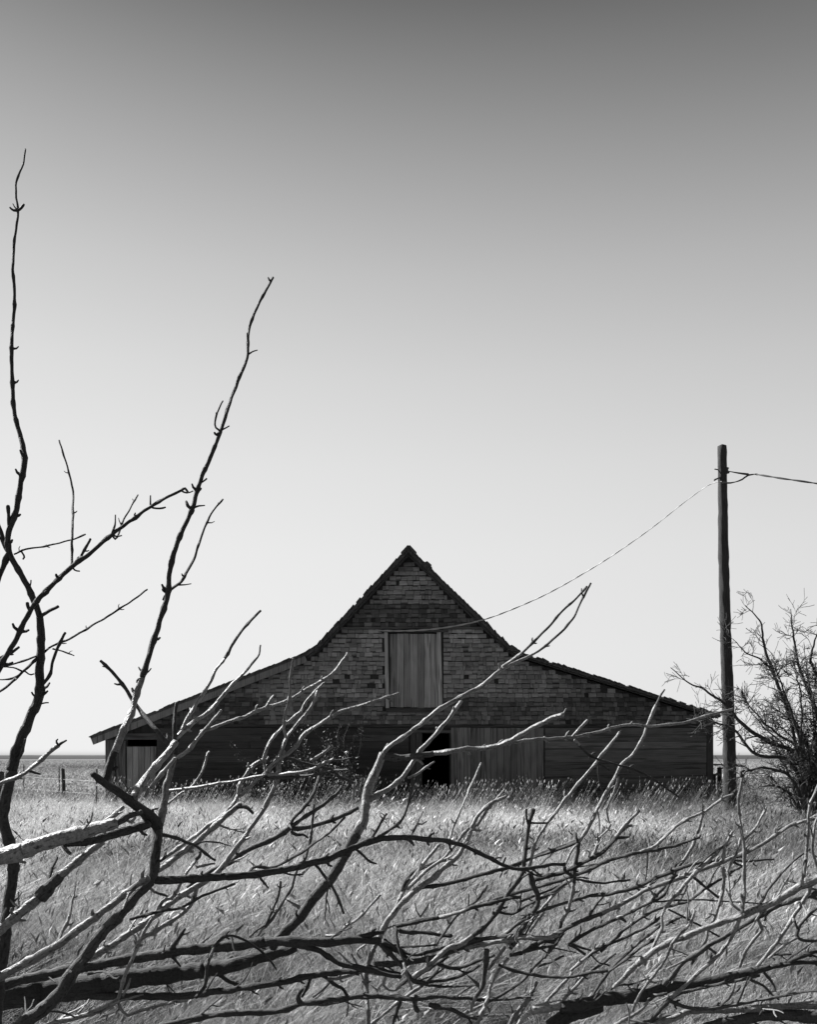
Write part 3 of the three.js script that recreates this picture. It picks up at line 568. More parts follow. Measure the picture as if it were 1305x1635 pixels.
limb(4, 2.2, 0.2, 446, 1391, 467, 1397, 484, 1396); limb(5, 3, 0.2, 395, 1396, 405, 1385, 434, 1386, 463, 1372, 490, 1355, 534, 1323, 551, 1305);

// thick pale limb from the left edge
deadwood('fallen_branch', 'thick bleached limb coming in from the left edge with broken ends', 2.3, 0.36, 41);
limb(30, 26, 0.02, -420, 1560, -240, 1466, -90, 1402, 0, 1370, 38, 1357);
limb(26, 18, 0.04, 38, 1357, 77, 1344, 115, 1334, 153, 1323, 186, 1314); limb(9, 6, 0.1, 158, 1320, 180, 1303, 197, 1288); tinted(0.5, 12, 8, 0.05, 184, 1315, 204, 1304, 226, 1296); limb(5, 4, 0, 200, 1306, 208, 1312, 216, 1305); limb(6, 4, 0, 118, 1333, 112, 1340, 106, 1348);
tinted(0.35, 14, 14, 0.12, 100, 1345, 120, 1345, 146, 1342, 192, 1329, 238, 1316); tinted(0.5, 8, 4, -0.1, 100, 1348, 106, 1358, 112, 1363); limb(5, 3, -0.2, 166, 1328, 168, 1332);

deadwood('fallen_branch', 'bleached branch slanting up towards the thick pale limb', 2.85, 0.27, 43);
limb(17, 15, 0.02, -140, 1600, -60, 1530, 5, 1480, 40, 1451, 63, 1433); tinted(0.6, 22, 16, 0.02, 63, 1433, 80, 1415, 96, 1397); limb(14, 10, 0.02, 96, 1397, 120, 1378, 146, 1357, 163, 1345);
tinted(0.6, 6, 4, 0.1, 74, 1412, 84, 1384, 91, 1368);

deadwood('fallen_branch', 'straight pale branch rising to the fork of the crooked trunk', 2.75, 0.24, 47);
limb(15, 13, -0.06, -130, 1640, -60, 1592, 0, 1560, 27, 1545, 60, 1527, 86, 1512); limb(13, 10, -0.05, 86, 1512, 101, 1502, 144, 1470, 180, 1443, 212, 1418, 236, 1402);
limb(6, 3, 0.1, 92, 1504, 98, 1490, 106, 1476, 113, 1447, 118, 1425, 120, 1408); limb(4, 3, -0.1, 207, 1419, 202, 1435, 196, 1452);

// forked pale branch in the centre
deadwood('fallen_branch', 'forked pale branch standing up before the dark barn doorway', 3.7, 0.3, 53);
tinted(0.4, 14, 17, 0.02, 434, 1514, 441, 1502, 454, 1490, 477, 1467, 500, 1434); tinted(0.5, 17, 15, 0.03, 500, 1434, 523, 1409, 542, 1382, 557, 1355, 570, 1330);
limb(15, 12, 0.03, 570, 1330, 582, 1307, 584, 1284, 587, 1263, 597, 1238, 605, 1220, 612, 1203);
limb(7, 6, 0.08, 612, 1203, 619, 1194, 650, 1173, 680, 1150, 705, 1130, 736, 1113, 767, 1096, 785, 1081, 800, 1069);
limb(6, 3.5, 0.1, 800, 1069, 815, 1062, 828, 1056, 848, 1047, 860, 1040); tinted(0.4, 3.5, 3.5, 0.1, 860, 1040, 878, 1026, 902, 1003, 916, 986, 930, 958, 944, 931);
limb(4.5, 4, -0.1, 802, 1065, 815, 1056, 834, 1043); tinted(0.4, 4, 3, -0.1, 834, 1043, 860, 1017, 876, 1001, 898, 976, 920, 956, 938, 936); limb(3, 2.5, 0, 798, 1069, 797, 1060); limb(4, 3, 0, 822, 1060, 824, 1066);
limb(8, 5.5, 0.12, 585, 1281, 595, 1274, 622, 1258, 641, 1243, 656, 1222, 668, 1203, 687, 1182, 714, 1151, 737, 1119);
tinted(0.6, 12, 9, -0.05, 612, 1208, 630, 1210, 650, 1209, 672, 1206, 693, 1203); limb(8, 7, -0.05, 693, 1203, 724, 1199, 748, 1196, 785, 1193, 805, 1187, 822, 1179, 840, 1168, 865, 1155, 889, 1144, 899, 1142); limb(4, 2, -0.05, 899, 1142, 902, 1137, 905, 1131);
limb(5, 4.5, 0.1, 770, 1194, 810, 1187, 850, 1181, 885, 1179, 914, 1177); limb(4.5, 4, 0.1, 914, 1177, 953, 1170, 977, 1162, 1007, 1157, 1036, 1159, 1070, 1157, 1097, 1153, 1129, 1143, 1172, 1132); limb(5, 4, 0, 914, 1177, 926, 1163, 939, 1150); limb(5, 4, 0, 918, 1181, 926, 1190);
tinted(0.3, 4, 3, 0.1, 922, 1186, 935, 1200, 948, 1209, 987, 1221, 1024, 1233, 1061, 1256, 1085, 1273); limb(3, 2, 0, 1007, 1157, 1010, 1152);  // the long twig hangs in shadow, painted in by its dark tint
limb(5, 3.5, -0.1, 648, 1208, 663, 1211, 670, 1215, 676, 1221); limb(5, 3, 0, 612, 1203, 617, 1193, 620, 1187); tinted(0.8, 4, 3, 0, 588, 1280, 592, 1260, 600, 1240);
limb(3, 2, 0, 742, 1196, 746, 1193); limb(3, 2, 0, 770, 1193, 776, 1188);

// twiggy pale branch before the left half of the barn
deadwood('fallen_branch', 'pale many-twigged branch fanning out before the left half of the barn', 3.25, 0.29, 59);
limb(10, 10, 0.03, 141, 1532, 149, 1527, 180, 1508, 231, 1474, 272, 1442, 317, 1413, 342, 1397);
limb(9, 7, 0.03, 342, 1397, 359, 1380, 366, 1369, 392, 1334, 416, 1300); limb(7, 6, 0.03, 416, 1300, 424, 1286, 437, 1258, 444, 1240, 446, 1217);
limb(6, 6, 0.05, 256, 1374, 303, 1340, 338, 1315, 367, 1290, 380, 1269); limb(6, 6, 0.05, 380, 1269, 384, 1250, 391, 1240, 399, 1228, 405, 1222, 420, 1213);
limb(9, 9, -0.03, 252, 1390, 307, 1350, 346, 1316, 367, 1297, 384, 1284); tinted(0.5, 9, 4, 0, 378, 1287, 392, 1288, 404, 1299);
limb(5, 6, 0.05, 384, 1271, 400, 1255, 416, 1240, 426, 1233); limb(7, 6, 0.05, 426, 1233, 444, 1213, 455, 1206, 475, 1190); limb(6, 4, 0.08, 475, 1190, 481, 1178, 492, 1168, 514, 1154, 543, 1137, 584, 1124, 611, 1115, 637, 1107);
limb(5, 5, 0.08, 446, 1211, 450, 1198, 457, 1179, 474, 1157, 496, 1130, 503, 1117, 507, 1103); limb(4.5, 4, -0.1, 457, 1179, 453, 1161, 455, 1141, 461, 1120, 463, 1098, 464, 1080, 468, 1052);
limb(5, 4, 0.1, 424, 1234, 422, 1212, 428, 1190, 437, 1176, 453, 1159, 470, 1144, 481, 1135, 486, 1124, 507, 1100);
limb(5, 5, 0.1, 320, 1168, 340, 1162, 355, 1156, 385, 1146, 425, 1129, 459, 1119, 480, 1107, 496, 1097); limb(5.5, 3.5, 0.1, 496, 1097, 524, 1081, 540, 1065, 548, 1054, 555, 1042); limb(4, 3, 0, 425, 1128, 431, 1119, 437, 1110); limb(3.5, 2, 0, 428, 1131, 436, 1135); limb(3, 2, 0, 481, 1104, 486, 1096); limb(3.5, 3, 0, 507, 1100, 520, 1088, 527, 1078);
limb(6, 5, -0.1, 428, 1237, 455, 1236, 488, 1231, 510, 1223, 532, 1212); tinted(0.55, 5, 3, -0.1, 431, 1243, 481, 1239, 510, 1236, 527, 1231, 556, 1229); limb(4.5, 4, 0.1, 496, 1214, 516, 1203, 531, 1191);
tinted(0.5, 5, 4, 0.1, 455, 1209, 477, 1216, 499, 1222, 529, 1229, 545, 1240, 566, 1250); limb(4.5, 4, 0, 566, 1248, 565, 1262, 564, 1276); tinted(0.5, 3, 2, 0, 534, 1214, 548, 1213, 562, 1210);
limb(5, 4, -0.15, 262, 1263, 300, 1259, 340, 1252, 380, 1246, 402, 1241, 424, 1237); limb(4, 3.5, 0.1, 235, 1296, 262, 1286, 291, 1265, 305, 1257, 318, 1240, 325, 1225, 332, 1202, 334, 1200);
limb(4, 3, 0, 399, 1228, 406, 1236, 410, 1234); limb(3, 2.5, 0, 437, 1258, 428, 1270); limb(5, 5, 0, 446, 1216, 452, 1206, 454, 1199);
limb(5, 3, 0, 427, 1282, 420, 1292, 417, 1290); limb(3.5, 2.5, 0, 430, 1274, 438, 1270, 444, 1267);

deadwood('fallen_branch', 'dark branch with four spread fingers against the sunlit grass', 3.5, 0.15, 61);
limb(9, 8, 0.03, 300, 1418, 335, 1393, 365, 1378, 400, 1355, 431, 1342, 452, 1330, 462, 1322);
limb(5.5, 5, 0.1, 464, 1316, 470, 1305, 484, 1291, 500, 1268, 505, 1254, 510, 1239); limb(6.5, 5.5, 0.1, 466, 1320, 484, 1306, 503, 1294, 534, 1271, 542, 1263, 546, 1255); limb(7, 6, 0.1, 466, 1323, 490, 1321, 530, 1309, 550, 1301, 572, 1290); limb(5, 3, 0, 465, 1328, 474, 1334, 484, 1333, 492, 1338);
limb(3, 2, 0, 530, 1311, 536, 1315);
tinted(0.9, 4, 3.5, 0.05, 452, 1440, 465, 1418, 471, 1397, 482, 1378, 488, 1370, 495, 1342, 499, 1315, 501, 1284); limb(4, 3, 0, 424, 1478, 432, 1460, 446, 1426, 448, 1407); limb(5, 5, 0, 424, 1480, 436, 1464, 452, 1440);
limb(4, 3, 0, 398, 1496, 412, 1484, 424, 1477); tinted(2, 4, 3, 0, 412, 1494, 419, 1484, 424, 1480);

// pale fan of branches right of centre
deadwood('fallen_branch', 'pale branch rising in a narrow fan right of centre before the grass', 4.0, 0.31, 67);
tinted(0.7, 8, 8, 0, 588, 1640, 586, 1590, 585, 1553, 592, 1525, 604, 1502); limb(9, 9, 0.03, 604, 1502, 607, 1494, 620, 1470, 641, 1443, 655, 1430, 670, 1417); limb(9, 8, 0.03, 670, 1417, 694, 1400, 707, 1386, 730, 1369, 742, 1350, 753, 1324);
limb(7, 4.5, 0.05, 753, 1321, 763, 1303, 782, 1284, 796, 1277, 809, 1271); limb(4, 3, 0.1, 762, 1319, 770, 1307, 776, 1297, 790, 1280, 806, 1261); limb(5, 3, 0, 756, 1324, 764, 1326, 768, 1325);
limb(5.5, 5, 0.1, 632, 1450, 646, 1420, 663, 1397, 682, 1372, 692, 1360, 702, 1348); tinted(0.4, 6, 5, 0.1, 642, 1423, 648, 1408, 657, 1395, 664, 1390, 690, 1379, 712, 1372);
limb(5.5, 5, -0.1, 650, 1420, 684, 1388, 707, 1372, 726, 1351, 738, 1335, 749, 1322); limb(4, 3.5, 0.15, 716, 1343, 730, 1307, 742, 1280, 753, 1254, 761, 1236, 769, 1218);
tinted(0.3, 6, 6, 0.1, 669, 1417, 707, 1413, 753, 1401, 782, 1393, 811, 1385, 830, 1378); tinted(0.35, 6, 5, 0.1, 800, 1390, 831, 1378, 857, 1367, 882, 1357, 900, 1351, 919, 1344);
tinted(0.3, 8, 7, 0, 634, 1478, 672, 1470, 701, 1465); tinted(0.8, 6, 5, 0, 701, 1465, 730, 1458, 745, 1453); tinted(0.3, 6, 6, 0, 745, 1453, 755, 1449, 780, 1443, 807, 1436, 832, 1432); limb(4, 3, 0, 760, 1449, 764, 1455);
tinted(0.5, 4, 4, 0.1, 697, 1510, 705, 1496, 715, 1481, 733, 1459, 758, 1441, 768, 1430, 775, 1419); limb(5, 3, 0, 773, 1424, 777, 1418, 779, 1414);
tinted(0.3, 7, 5, 0, 638, 1486, 655, 1489, 672, 1489, 708, 1493, 722, 1494); tinted(0.3, 4, 3, 0, 640, 1512, 665, 1511, 697, 1509);
tinted(0.35, 6, 5, -0.1, 614, 1500, 618, 1504, 636, 1515, 659, 1524, 681, 1521, 703, 1515, 726, 1507); tinted(0.35, 5, 5, -0.1, 634, 1483, 634, 1500, 643, 1528, 650, 1540); limb(5, 4, 0, 645, 1537, 649, 1553, 658, 1580); limb(4, 3, 0, 640, 1560, 648, 1550, 655, 1542);
limb(5, 4, -0.1, 589, 1553, 602, 1555, 616, 1558, 613, 1566, 613, 1573, 620, 1580, 632, 1580, 640, 1575); limb(5, 4, -0.1, 520, 1494, 540, 1492, 551, 1480, 570, 1468, 590, 1448, 607, 1429); limb(4, 2, 0, 552, 1480, 558, 1470, 562, 1464);

// dark crooked antler-like branch
deadwood('fallen_branch', 'dark antler-shaped branch crossing the grass right of the pale fan', 3.9, 0.13, 71);
tinted(2, 8, 8, 0, 660, 1560, 690, 1538, 713, 1516, 734, 1508, 755, 1494); limb(8, 7, 0.03, 755, 1494, 768, 1484, 780, 1474, 793, 1458, 812, 1427, 832, 1400, 836, 1390); limb(7, 6.5, 0.05, 836, 1390, 839, 1363, 843, 1330, 847, 1309, 850, 1300, 852, 1292); limb(4.5, 3.5, 0, 844, 1316, 841, 1306, 841, 1292); limb(3.5, 2.5, 0, 847, 1314, 862, 1314, 877, 1313); limb(6, 4, 0, 790, 1461, 788, 1455); limb(5, 3, 0, 796, 1455, 806, 1458, 817, 1459, 840, 1447, 870, 1430);
tinted(2, 5, 4.5, 0.06, 846, 1386, 849, 1370, 852, 1357, 859, 1338, 877, 1311, 884, 1302); tinted(2.4, 5, 4.5, 0.06, 884, 1302, 900, 1281, 919, 1257, 938, 1235, 953, 1217, 958, 1209, 975, 1188, 990, 1169); limb(4, 3, 0, 953, 1217, 965, 1224, 974, 1230); limb(3, 2, 0, 956, 1219, 956, 1240, 962, 1262); limb(3, 2, 0, 990, 1169, 993, 1167);
limb(8, 9, -0.05, 848, 1393, 852, 1415, 858, 1428, 860, 1437); limb(8, 6, -0.05, 860, 1437, 857, 1448, 845, 1465, 829, 1494, 815, 1515); 

deadwood('fallen_branch', 'long pale whip crossing the right barn siding up to the roof edge', 4.1, 0.3, 73);
tinted(0.5, 5, 6, 0, 870, 1530, 886, 1502, 894, 1488, 897, 1472); limb(6, 6, 0, 897, 1472, 908, 1449, 915, 1423, 917, 1410); tinted(0.4, 6, 6, 0, 917, 1410, 918, 1390, 922, 1368, 925, 1346);
limb(6, 5, 0.05, 925, 1344, 942, 1319, 957, 1286, 970, 1262, 984, 1238); limb(5, 5, 0.05, 984, 1238, 993, 1221, 1009, 1206, 1024, 1184, 1036, 1155, 1048, 1126); tinted(0.6, 4, 3, 0.05, 1048, 1126, 1055, 1112, 1062, 1101);
limb(3.5, 3, 0.1, 988, 1240, 985, 1254, 980, 1267, 970, 1292, 971, 1304, 974, 1314); tinted(0.4, 5, 4, 0, 923, 1343, 921, 1336, 920, 1330); limb(3.5, 3, -0.1, 925, 1346, 915, 1356, 907, 1372, 902, 1384); tinted(0.35, 6, 6, -0.1, 902, 1384, 903, 1391, 916, 1400); tinted(0.35, 5, 4, 0.1, 925, 1344, 900, 1353, 875, 1362, 848, 1371);
tinted(0.3, 7, 6, 0, 852, 1405, 880, 1398, 902, 1392, 938, 1374, 965, 1359, 984, 1338); limb(6, 5, 0, 984, 1336, 996, 1320, 1010, 1306, 1022, 1294); limb(4, 3, 0, 986, 1334, 998, 1325, 1009, 1317); limb(4, 3, 0.1, 949, 1363, 955, 1345, 957, 1325, 957, 1307, 953, 1292); limb(3.5, 3, 0, 953, 1340, 962, 1334, 970, 1326, 976, 1316); tinted(0.3, 6, 3, 0, 986, 1337, 996, 1338, 1005, 1336); limb(3, 2, 0, 955, 1340, 948, 1332, 944, 1324); limb(3, 2, 0, 940, 1368, 942, 1360, 937, 1358);
tinted(0.35, 4, 3, 0.1, 920, 1404, 940, 1408, 965, 1410, 990, 1407, 1007, 1405);

// long low branches of the right-hand thicket
deadwood('fallen_branch', 'long low branch with upturned pale twigs before the dark weeds', 4.2, 0.17, 79);
limb(6, 6, 0.02, 780, 1440, 830, 1424, 880, 1410, 915, 1399, 938, 1390, 972, 1374); limb(6, 4, 0.03, 972, 1374, 1011, 1363, 1049, 1357, 1079, 1350, 1107, 1341, 1118, 1337);
tinted(1.9, 5, 4.5, 0.03, 1020, 1362, 1050, 1348, 1070, 1329, 1093, 1311, 1124, 1297); tinted(1.9, 4.5, 3.5, 0.03, 1124, 1297, 1148, 1280, 1160, 1272, 1172, 1268); tinted(1.9, 5, 4.5, 0, 1124, 1298, 1120, 1312, 1114, 1331); tinted(1.7, 5, 5, -0.05, 1112, 1334, 1109, 1345, 1100, 1362, 1089, 1378); limb(5, 5, -0.05, 1089, 1378, 1070, 1405, 1058, 1420, 1046, 1432, 1040, 1442); tinted(1.7, 4, 3, 0, 1108, 1341, 1109, 1335); tinted(2, 3, 2, 0, 1036, 1360, 1038, 1348, 1034, 1338); limb(3, 2, 0, 1122, 1298, 1123, 1284); limb(3.5, 2.5, 0, 1035, 1358, 1034, 1385, 1031, 1408);
limb(5, 5, -0.03, 810, 1490, 829, 1474, 854, 1459, 886, 1447, 915, 1438, 944, 1430); limb(6, 6, 0, 944, 1430, 982, 1426, 1020, 1415, 1050, 1401, 1083, 1388, 1114, 1378, 1148, 1375, 1165, 1371);
limb(4, 3, 0.1, 830, 1440, 860, 1428, 893, 1415, 915, 1405); limb(5, 5, 0.1, 850, 1442, 880, 1426, 915, 1404);
tinted(2.2, 4, 4, 0.1, 834, 1490, 850, 1468, 868, 1448, 890, 1424, 911, 1406); tinted(2.2, 4, 3, 0.1, 846, 1488, 862, 1466, 876, 1444);

deadwood('fallen_branch', 'smooth grey branch sweeping up to the right across the whole thicket', 4.0, 0.26, 83);
tinted(0.7, 7, 7, 0.02, 836, 1520, 860, 1506, 894, 1488, 926, 1472, 962, 1459); limb(7, 6.5, 0.02, 962, 1459, 998, 1441, 1035, 1420, 1079, 1405, 1109, 1393, 1144, 1380, 1169, 1370); limb(6, 5, 0.05, 1169, 1370, 1191, 1361, 1216, 1349, 1240, 1333, 1265, 1317, 1290, 1310, 1320, 1304); limb(3, 2, 0, 1265, 1316, 1270, 1312);
tinted(0.4, 6, 5, -0.05, 908, 1507, 930, 1493, 948, 1483, 989, 1465); tinted(0.5, 5, 4, -0.05, 989, 1465, 1016, 1452, 1035, 1443, 1047, 1436); limb(8, 3, 0, 987, 1466, 999, 1461); tinted(0.5, 8, 4, 0, 990, 1464, 1000, 1472);
limb(4, 3.5, 0.05, 1047, 1434, 1040, 1422, 1036, 1416); tinted(0.4, 4.5, 4, 0.1, 1044, 1440, 1062, 1427, 1072, 1408, 1080, 1398);
tinted(0.5, 6, 4, 0, 1166, 1371, 1178, 1368, 1186, 1367); tinted(0.4, 4, 3, 0, 1170, 1374, 1200, 1374, 1237, 1372); tinted(0.4, 5, 3, 0, 1170, 1374, 1180, 1380, 1186, 1382);
tinted(0.5, 4.5, 3.5, 0.1, 1105, 1397, 1122, 1412, 1138, 1426, 1148, 1433); tinted(0.4, 3.5, 3, 0.1, 1068, 1452, 1092, 1464, 1118, 1478, 1150, 1496); tinted(0.5, 3, 2, 0, 1048, 1440, 1100, 1437, 1160, 1439, 1212, 1443);

deadwood('fallen_branch', 'pale stick leaning up right with two fine upright prongs', 3.8, 0.3, 89);
limb(5, 4.5, 0, 1040, 1520, 1058, 1479, 1057, 1465, 1063, 1449); limb(6, 6, 0.03, 1063, 1449, 1085, 1424, 1109, 1396, 1138, 1368, 1146, 1361); limb(4.5, 4, 0.03, 1146, 1361, 1159, 1348, 1165, 1338, 1171, 1327);
limb(5, 4.5, -0.03, 1157, 1350, 1157, 1362, 1156, 1372); tinted(0.8, 5, 5, -0.03, 1155, 1384, 1157, 1407, 1155, 1422, 1148, 1447); limb(5, 5, -0.03, 1148, 1447, 1142, 1465, 1136, 1476, 1131, 1486, 1128, 1501, 1119, 1517, 1105, 1540); tinted(0.6, 3, 3, 0, 1157, 1350, 1130, 1370, 1112, 1388);
limb(4, 4, 0, 1104, 1478, 1107, 1464, 1110, 1453); limb(3, 2, 0, 1142, 1461, 1133, 1459);

deadwood('fallen_branch', 'fine parallel dark rods slanting through the thicket bottom right', 4.15, 0.15, 97);
limb(4.5, 4, 0.03, 940, 1528, 958, 1515, 1003, 1495, 1047, 1472, 1056, 1464); limb(4.5, 4, 0.03, 960, 1520, 1005, 1479, 1050, 1452, 1080, 1445, 1101, 1438, 1126, 1420, 1153, 1403, 1170, 1392, 1186, 1383); limb(4, 4, 0.03, 1058, 1477, 1040, 1490, 1011, 1514, 1000, 1524, 973, 1551); limb(5, 4, 0.03, 973, 1551, 962, 1566, 953, 1580, 946, 1592); limb(4, 3, 0, 1011, 1515, 1009, 1508); limb(5, 3, 0, 958, 1513, 966, 1506);
limb(4, 4, 0, 1064, 1477, 1080, 1468, 1092, 1462); limb(5, 4, 0, 908, 1508, 920, 1514, 935, 1524); limb(4, 4, 0, 912, 1506, 928, 1512, 944, 1518); limb(3, 2.5, 0, 944, 1524, 956, 1536, 974, 1542); limb(4, 4, 0, 973, 1551, 1000, 1532, 1030, 1509, 1046, 1500);
tinted(1.8, 5, 5, 0, 912, 1550, 925, 1538, 949, 1520, 958, 1510); tinted(1.6, 5.5, 5, 0, 872, 1600, 890, 1580, 908, 1562, 914, 1552); tinted(1.7, 6, 5, 0, 895, 1602, 917, 1578, 932, 1562, 946, 1549); limb(5, 5, 0, 805, 1544, 836, 1553, 863, 1558, 908, 1560, 944, 1553, 971, 1550); limb(4, 3.5, 0, 859, 1544, 880, 1536, 901, 1526); limb(5, 3, 0, 944, 1550, 960, 1541, 970, 1532, 984, 1522);
tinted(1.4, 8, 5, 0, 812, 1640, 816, 1632, 830, 1612, 845, 1594, 858, 1568); tinted(2, 4, 3, 0, 824, 1630, 836, 1612, 843, 1602); limb(4, 3, 0, 976, 1580, 985, 1574, 1012, 1570, 1040, 1560);

deadwood('fallen_branch', 'smooth thick pale branch entering from the right edge with upright shoots', 3.4, 0.29, 101);
limb(18, 15, 0.03, 1560, 1320, 1430, 1362, 1345, 1392, 1305, 1404, 1282, 1413); limb(12, 11, 0.03, 1282, 1413, 1259, 1427, 1232, 1443, 1200, 1456, 1187, 1462); limb(9, 9, 0.03, 1187, 1462, 1173, 1467, 1135, 1479, 1108, 1490, 1088, 1499); limb(9, 10, 0.03, 1092, 1496, 1077, 1501, 1045, 1519, 1030, 1530, 1018, 1540); limb(9, 6, 0.03, 1016, 1541, 1006, 1551, 995, 1562, 980, 1577);
tinted(0.9, 6, 4.5, 0.05, 1186, 1458, 1189, 1420, 1189, 1385, 1189, 1349, 1184, 1322, 1181, 1300); tinted(0.7, 5, 4.5, 0.05, 1181, 1300, 1180, 1278, 1184, 1255, 1186, 1240); tinted(1.1, 4, 3.5, 0.1, 1190, 1341, 1202, 1328, 1210, 1317, 1218, 1302, 1225, 1289); tinted(0.4, 7, 3, 0, 1186, 1240, 1184, 1234, 1190, 1230);
tinted(0.7, 4.5, 4, 0.1, 1186, 1455, 1172, 1446, 1166, 1434, 1164, 1410, 1164, 1396, 1162, 1388); limb(4.5, 4, 0.1, 1162, 1392, 1170, 1374, 1177, 1362, 1184, 1338);
limb(6, 5, -0.03, 1184, 1462, 1180, 1473, 1175, 1484, 1167, 1501, 1158, 1512, 1149, 1524); limb(6, 6, -0.03, 1149, 1524, 1129, 1542, 1102, 1566, 1090, 1578, 1072, 1595); tinted(0.5, 7, 7, -0.03, 1072, 1595, 1058, 1610, 1047, 1622, 1030, 1645);
tinted(0.7, 6, 4.5, 0.05, 1283, 1410, 1286, 1385, 1288, 1366, 1290, 1340, 1292, 1309); limb(4.5, 3.5, 0.05, 1292, 1309, 1294, 1286, 1300, 1270, 1306, 1256, 1318, 1225); tinted(0.8, 5, 4, 0, 1310, 1402, 1305, 1385, 1298, 1356, 1299, 1335, 1302, 1317, 1312, 1295);
limb(3.5, 2.5, 0.1, 1241, 1432, 1254, 1410, 1267, 1390); tinted(0.6, 4, 3, 0.1, 1215, 1443, 1222, 1430, 1232, 1415, 1250, 1393, 1277, 1368, 1294, 1356);

deadwood('fallen_branch', 'slimmer grey branch running just beneath the smooth pale one', 3.55, 0.2, 103);
limb(12, 9, 0.03, 1520, 1378, 1400, 1404, 1340, 1418, 1305, 1426, 1286, 1431); limb(8, 7, 0.03, 1286, 1431, 1250, 1443, 1210, 1465, 1171, 1488, 1150, 1500, 1131, 1510); limb(8, 6, 0.03, 1131, 1510, 1115, 1522, 1095, 1534, 1075, 1556, 1060, 1572); tinted(1.5, 4, 3, 0, 1128, 1511, 1100, 1530, 1068, 1546);
tinted(1.5, 6, 6, -0.05, 1296, 1414, 1292, 1424, 1282, 1441, 1270, 1460, 1255, 1485); tinted(1.4, 6, 5, -0.05, 1255, 1485, 1237, 1510, 1225, 1525, 1210, 1543); tinted(1.4, 5, 5, 0, 1210, 1466, 1215, 1476, 1218, 1484, 1207, 1498, 1196, 1512, 1190, 1522, 1187, 1530, 1182, 1544); limb(5, 4, 0, 1131, 1512, 1140, 1520, 1146, 1524); limb(8, 4, 0, 1290, 1430, 1300, 1432, 1308, 1436);
limb(5, 3.5, 0, 1275, 1488, 1277, 1480, 1282, 1472, 1293, 1461, 1308, 1449); limb(6, 4, 0, 1275, 1484, 1274, 1495, 1286, 1502, 1310, 1502); limb(4, 3, 0, 1275, 1483, 1271, 1476, 1270, 1470); tinted(1.4, 4.5, 4, 0, 1274, 1497, 1258, 1506, 1246, 1515, 1228, 1530); limb(4, 3, 0, 1237, 1525, 1255, 1523, 1264, 1524);

// logs and low litter along the bottom
deadwood('fallen_log', 'long dark log lying along the bottom left, topmost of three', 3.35, 0.1, 107);
limb(19, 16, 0.02, -520, 1730, -300, 1650, -120, 1598, 0, 1574, 54, 1560, 115, 1548); limb(16, 17, 0.02, 115, 1548, 180, 1536, 235, 1527, 285, 1518, 337, 1514, 423, 1504); limb(17, 11, 0.02, 423, 1504, 454, 1503, 526, 1505, 562, 1501, 607, 1503); limb(11, 6, 0.1, 560, 1502, 585, 1494, 612, 1488);
limb(10, 4, -0.2, 272, 1517, 281, 1504, 288, 1494, 295, 1483); limb(6, 3, -0.2, 275, 1528, 282, 1536, 288, 1543); limb(9, 8, 0.05, 462, 1508, 485, 1511, 508, 1517, 544, 1539, 580, 1546); limb(8, 7, 0.05, 580, 1546, 598, 1550, 616, 1556, 640, 1560);

deadwood('fallen_log', 'thickest black log at the bottom left below the long one', 3.5, 0.06, 109);
limb(54, 38, 0.05, -560, 1740, -300, 1660, -120, 1615, 0, 1592, 60, 1584, 120, 1576, 170, 1572); limb(34, 25, 0.05, 160, 1572, 200, 1563, 260, 1557, 326, 1549); limb(25, 15, 0.05, 326, 1549, 370, 1541, 398, 1533, 435, 1524, 472, 1512); limb(8, 4, 0, 350, 1556, 364, 1566, 384, 1573);
tinted(2.5, 4, 3, -0.3, 190, 1560, 182, 1565, 178, 1568); tinted(3, 4, 3, -0.2, 140, 1556, 164, 1551, 184, 1563, 190, 1560);

deadwood('fallen_log', 'dark crooked log sagging below the other two near the bottom', 3.7, 0.1, 113);
limb(16, 11, 0.03, -300, 1668, -60, 1618, 60, 1598, 126, 1591, 187, 1591, 218, 1591, 290, 1591); limb(11, 10, 0.03, 290, 1591, 326, 1586, 370, 1580, 416, 1574, 454, 1567, 508, 1556); limb(10, 8, 0.03, 508, 1556, 545, 1552, 580, 1549, 600, 1550);
limb(6, 5, 0, 512, 1556, 525, 1565, 537, 1573, 548, 1580, 555, 1591); tinted(2.5, 4, 3, 0, 555, 1591, 556, 1605, 553, 1623); tinted(2.4, 5, 4, 0, 522, 1562, 540, 1563, 560, 1557, 578, 1553); limb(6, 4, 0, 497, 1558, 490, 1578, 482, 1592); limb(4, 3, 0, 528, 1567, 515, 1580, 500, 1592);

deadwood('fallen_branch', 'low dark branch almost on the ground at bottom centre', 3.9, 0.11, 127);
limb(13, 9, 0.02, 120, 1690, 200, 1658, 281, 1634, 344, 1620, 390, 1617, 435, 1616, 454, 1612, 479, 1603); limb(9, 8, 0.02, 479, 1603, 526, 1597, 580, 1591, 634, 1593, 660, 1596); tinted(1.8, 5, 4, 0, 490, 1604, 526, 1603, 550, 1598); limb(10, 5, 0, 479, 1603, 476, 1590, 488, 1575);
limb(6, 4, 0.1, 660, 1596, 700, 1592, 740, 1594, 798, 1596, 836, 1593); limb(8, 6, 0, 665, 1590, 663, 1605, 668, 1616); limb(8, 6, 0, 686, 1604, 720, 1612, 745, 1622, 770, 1626);

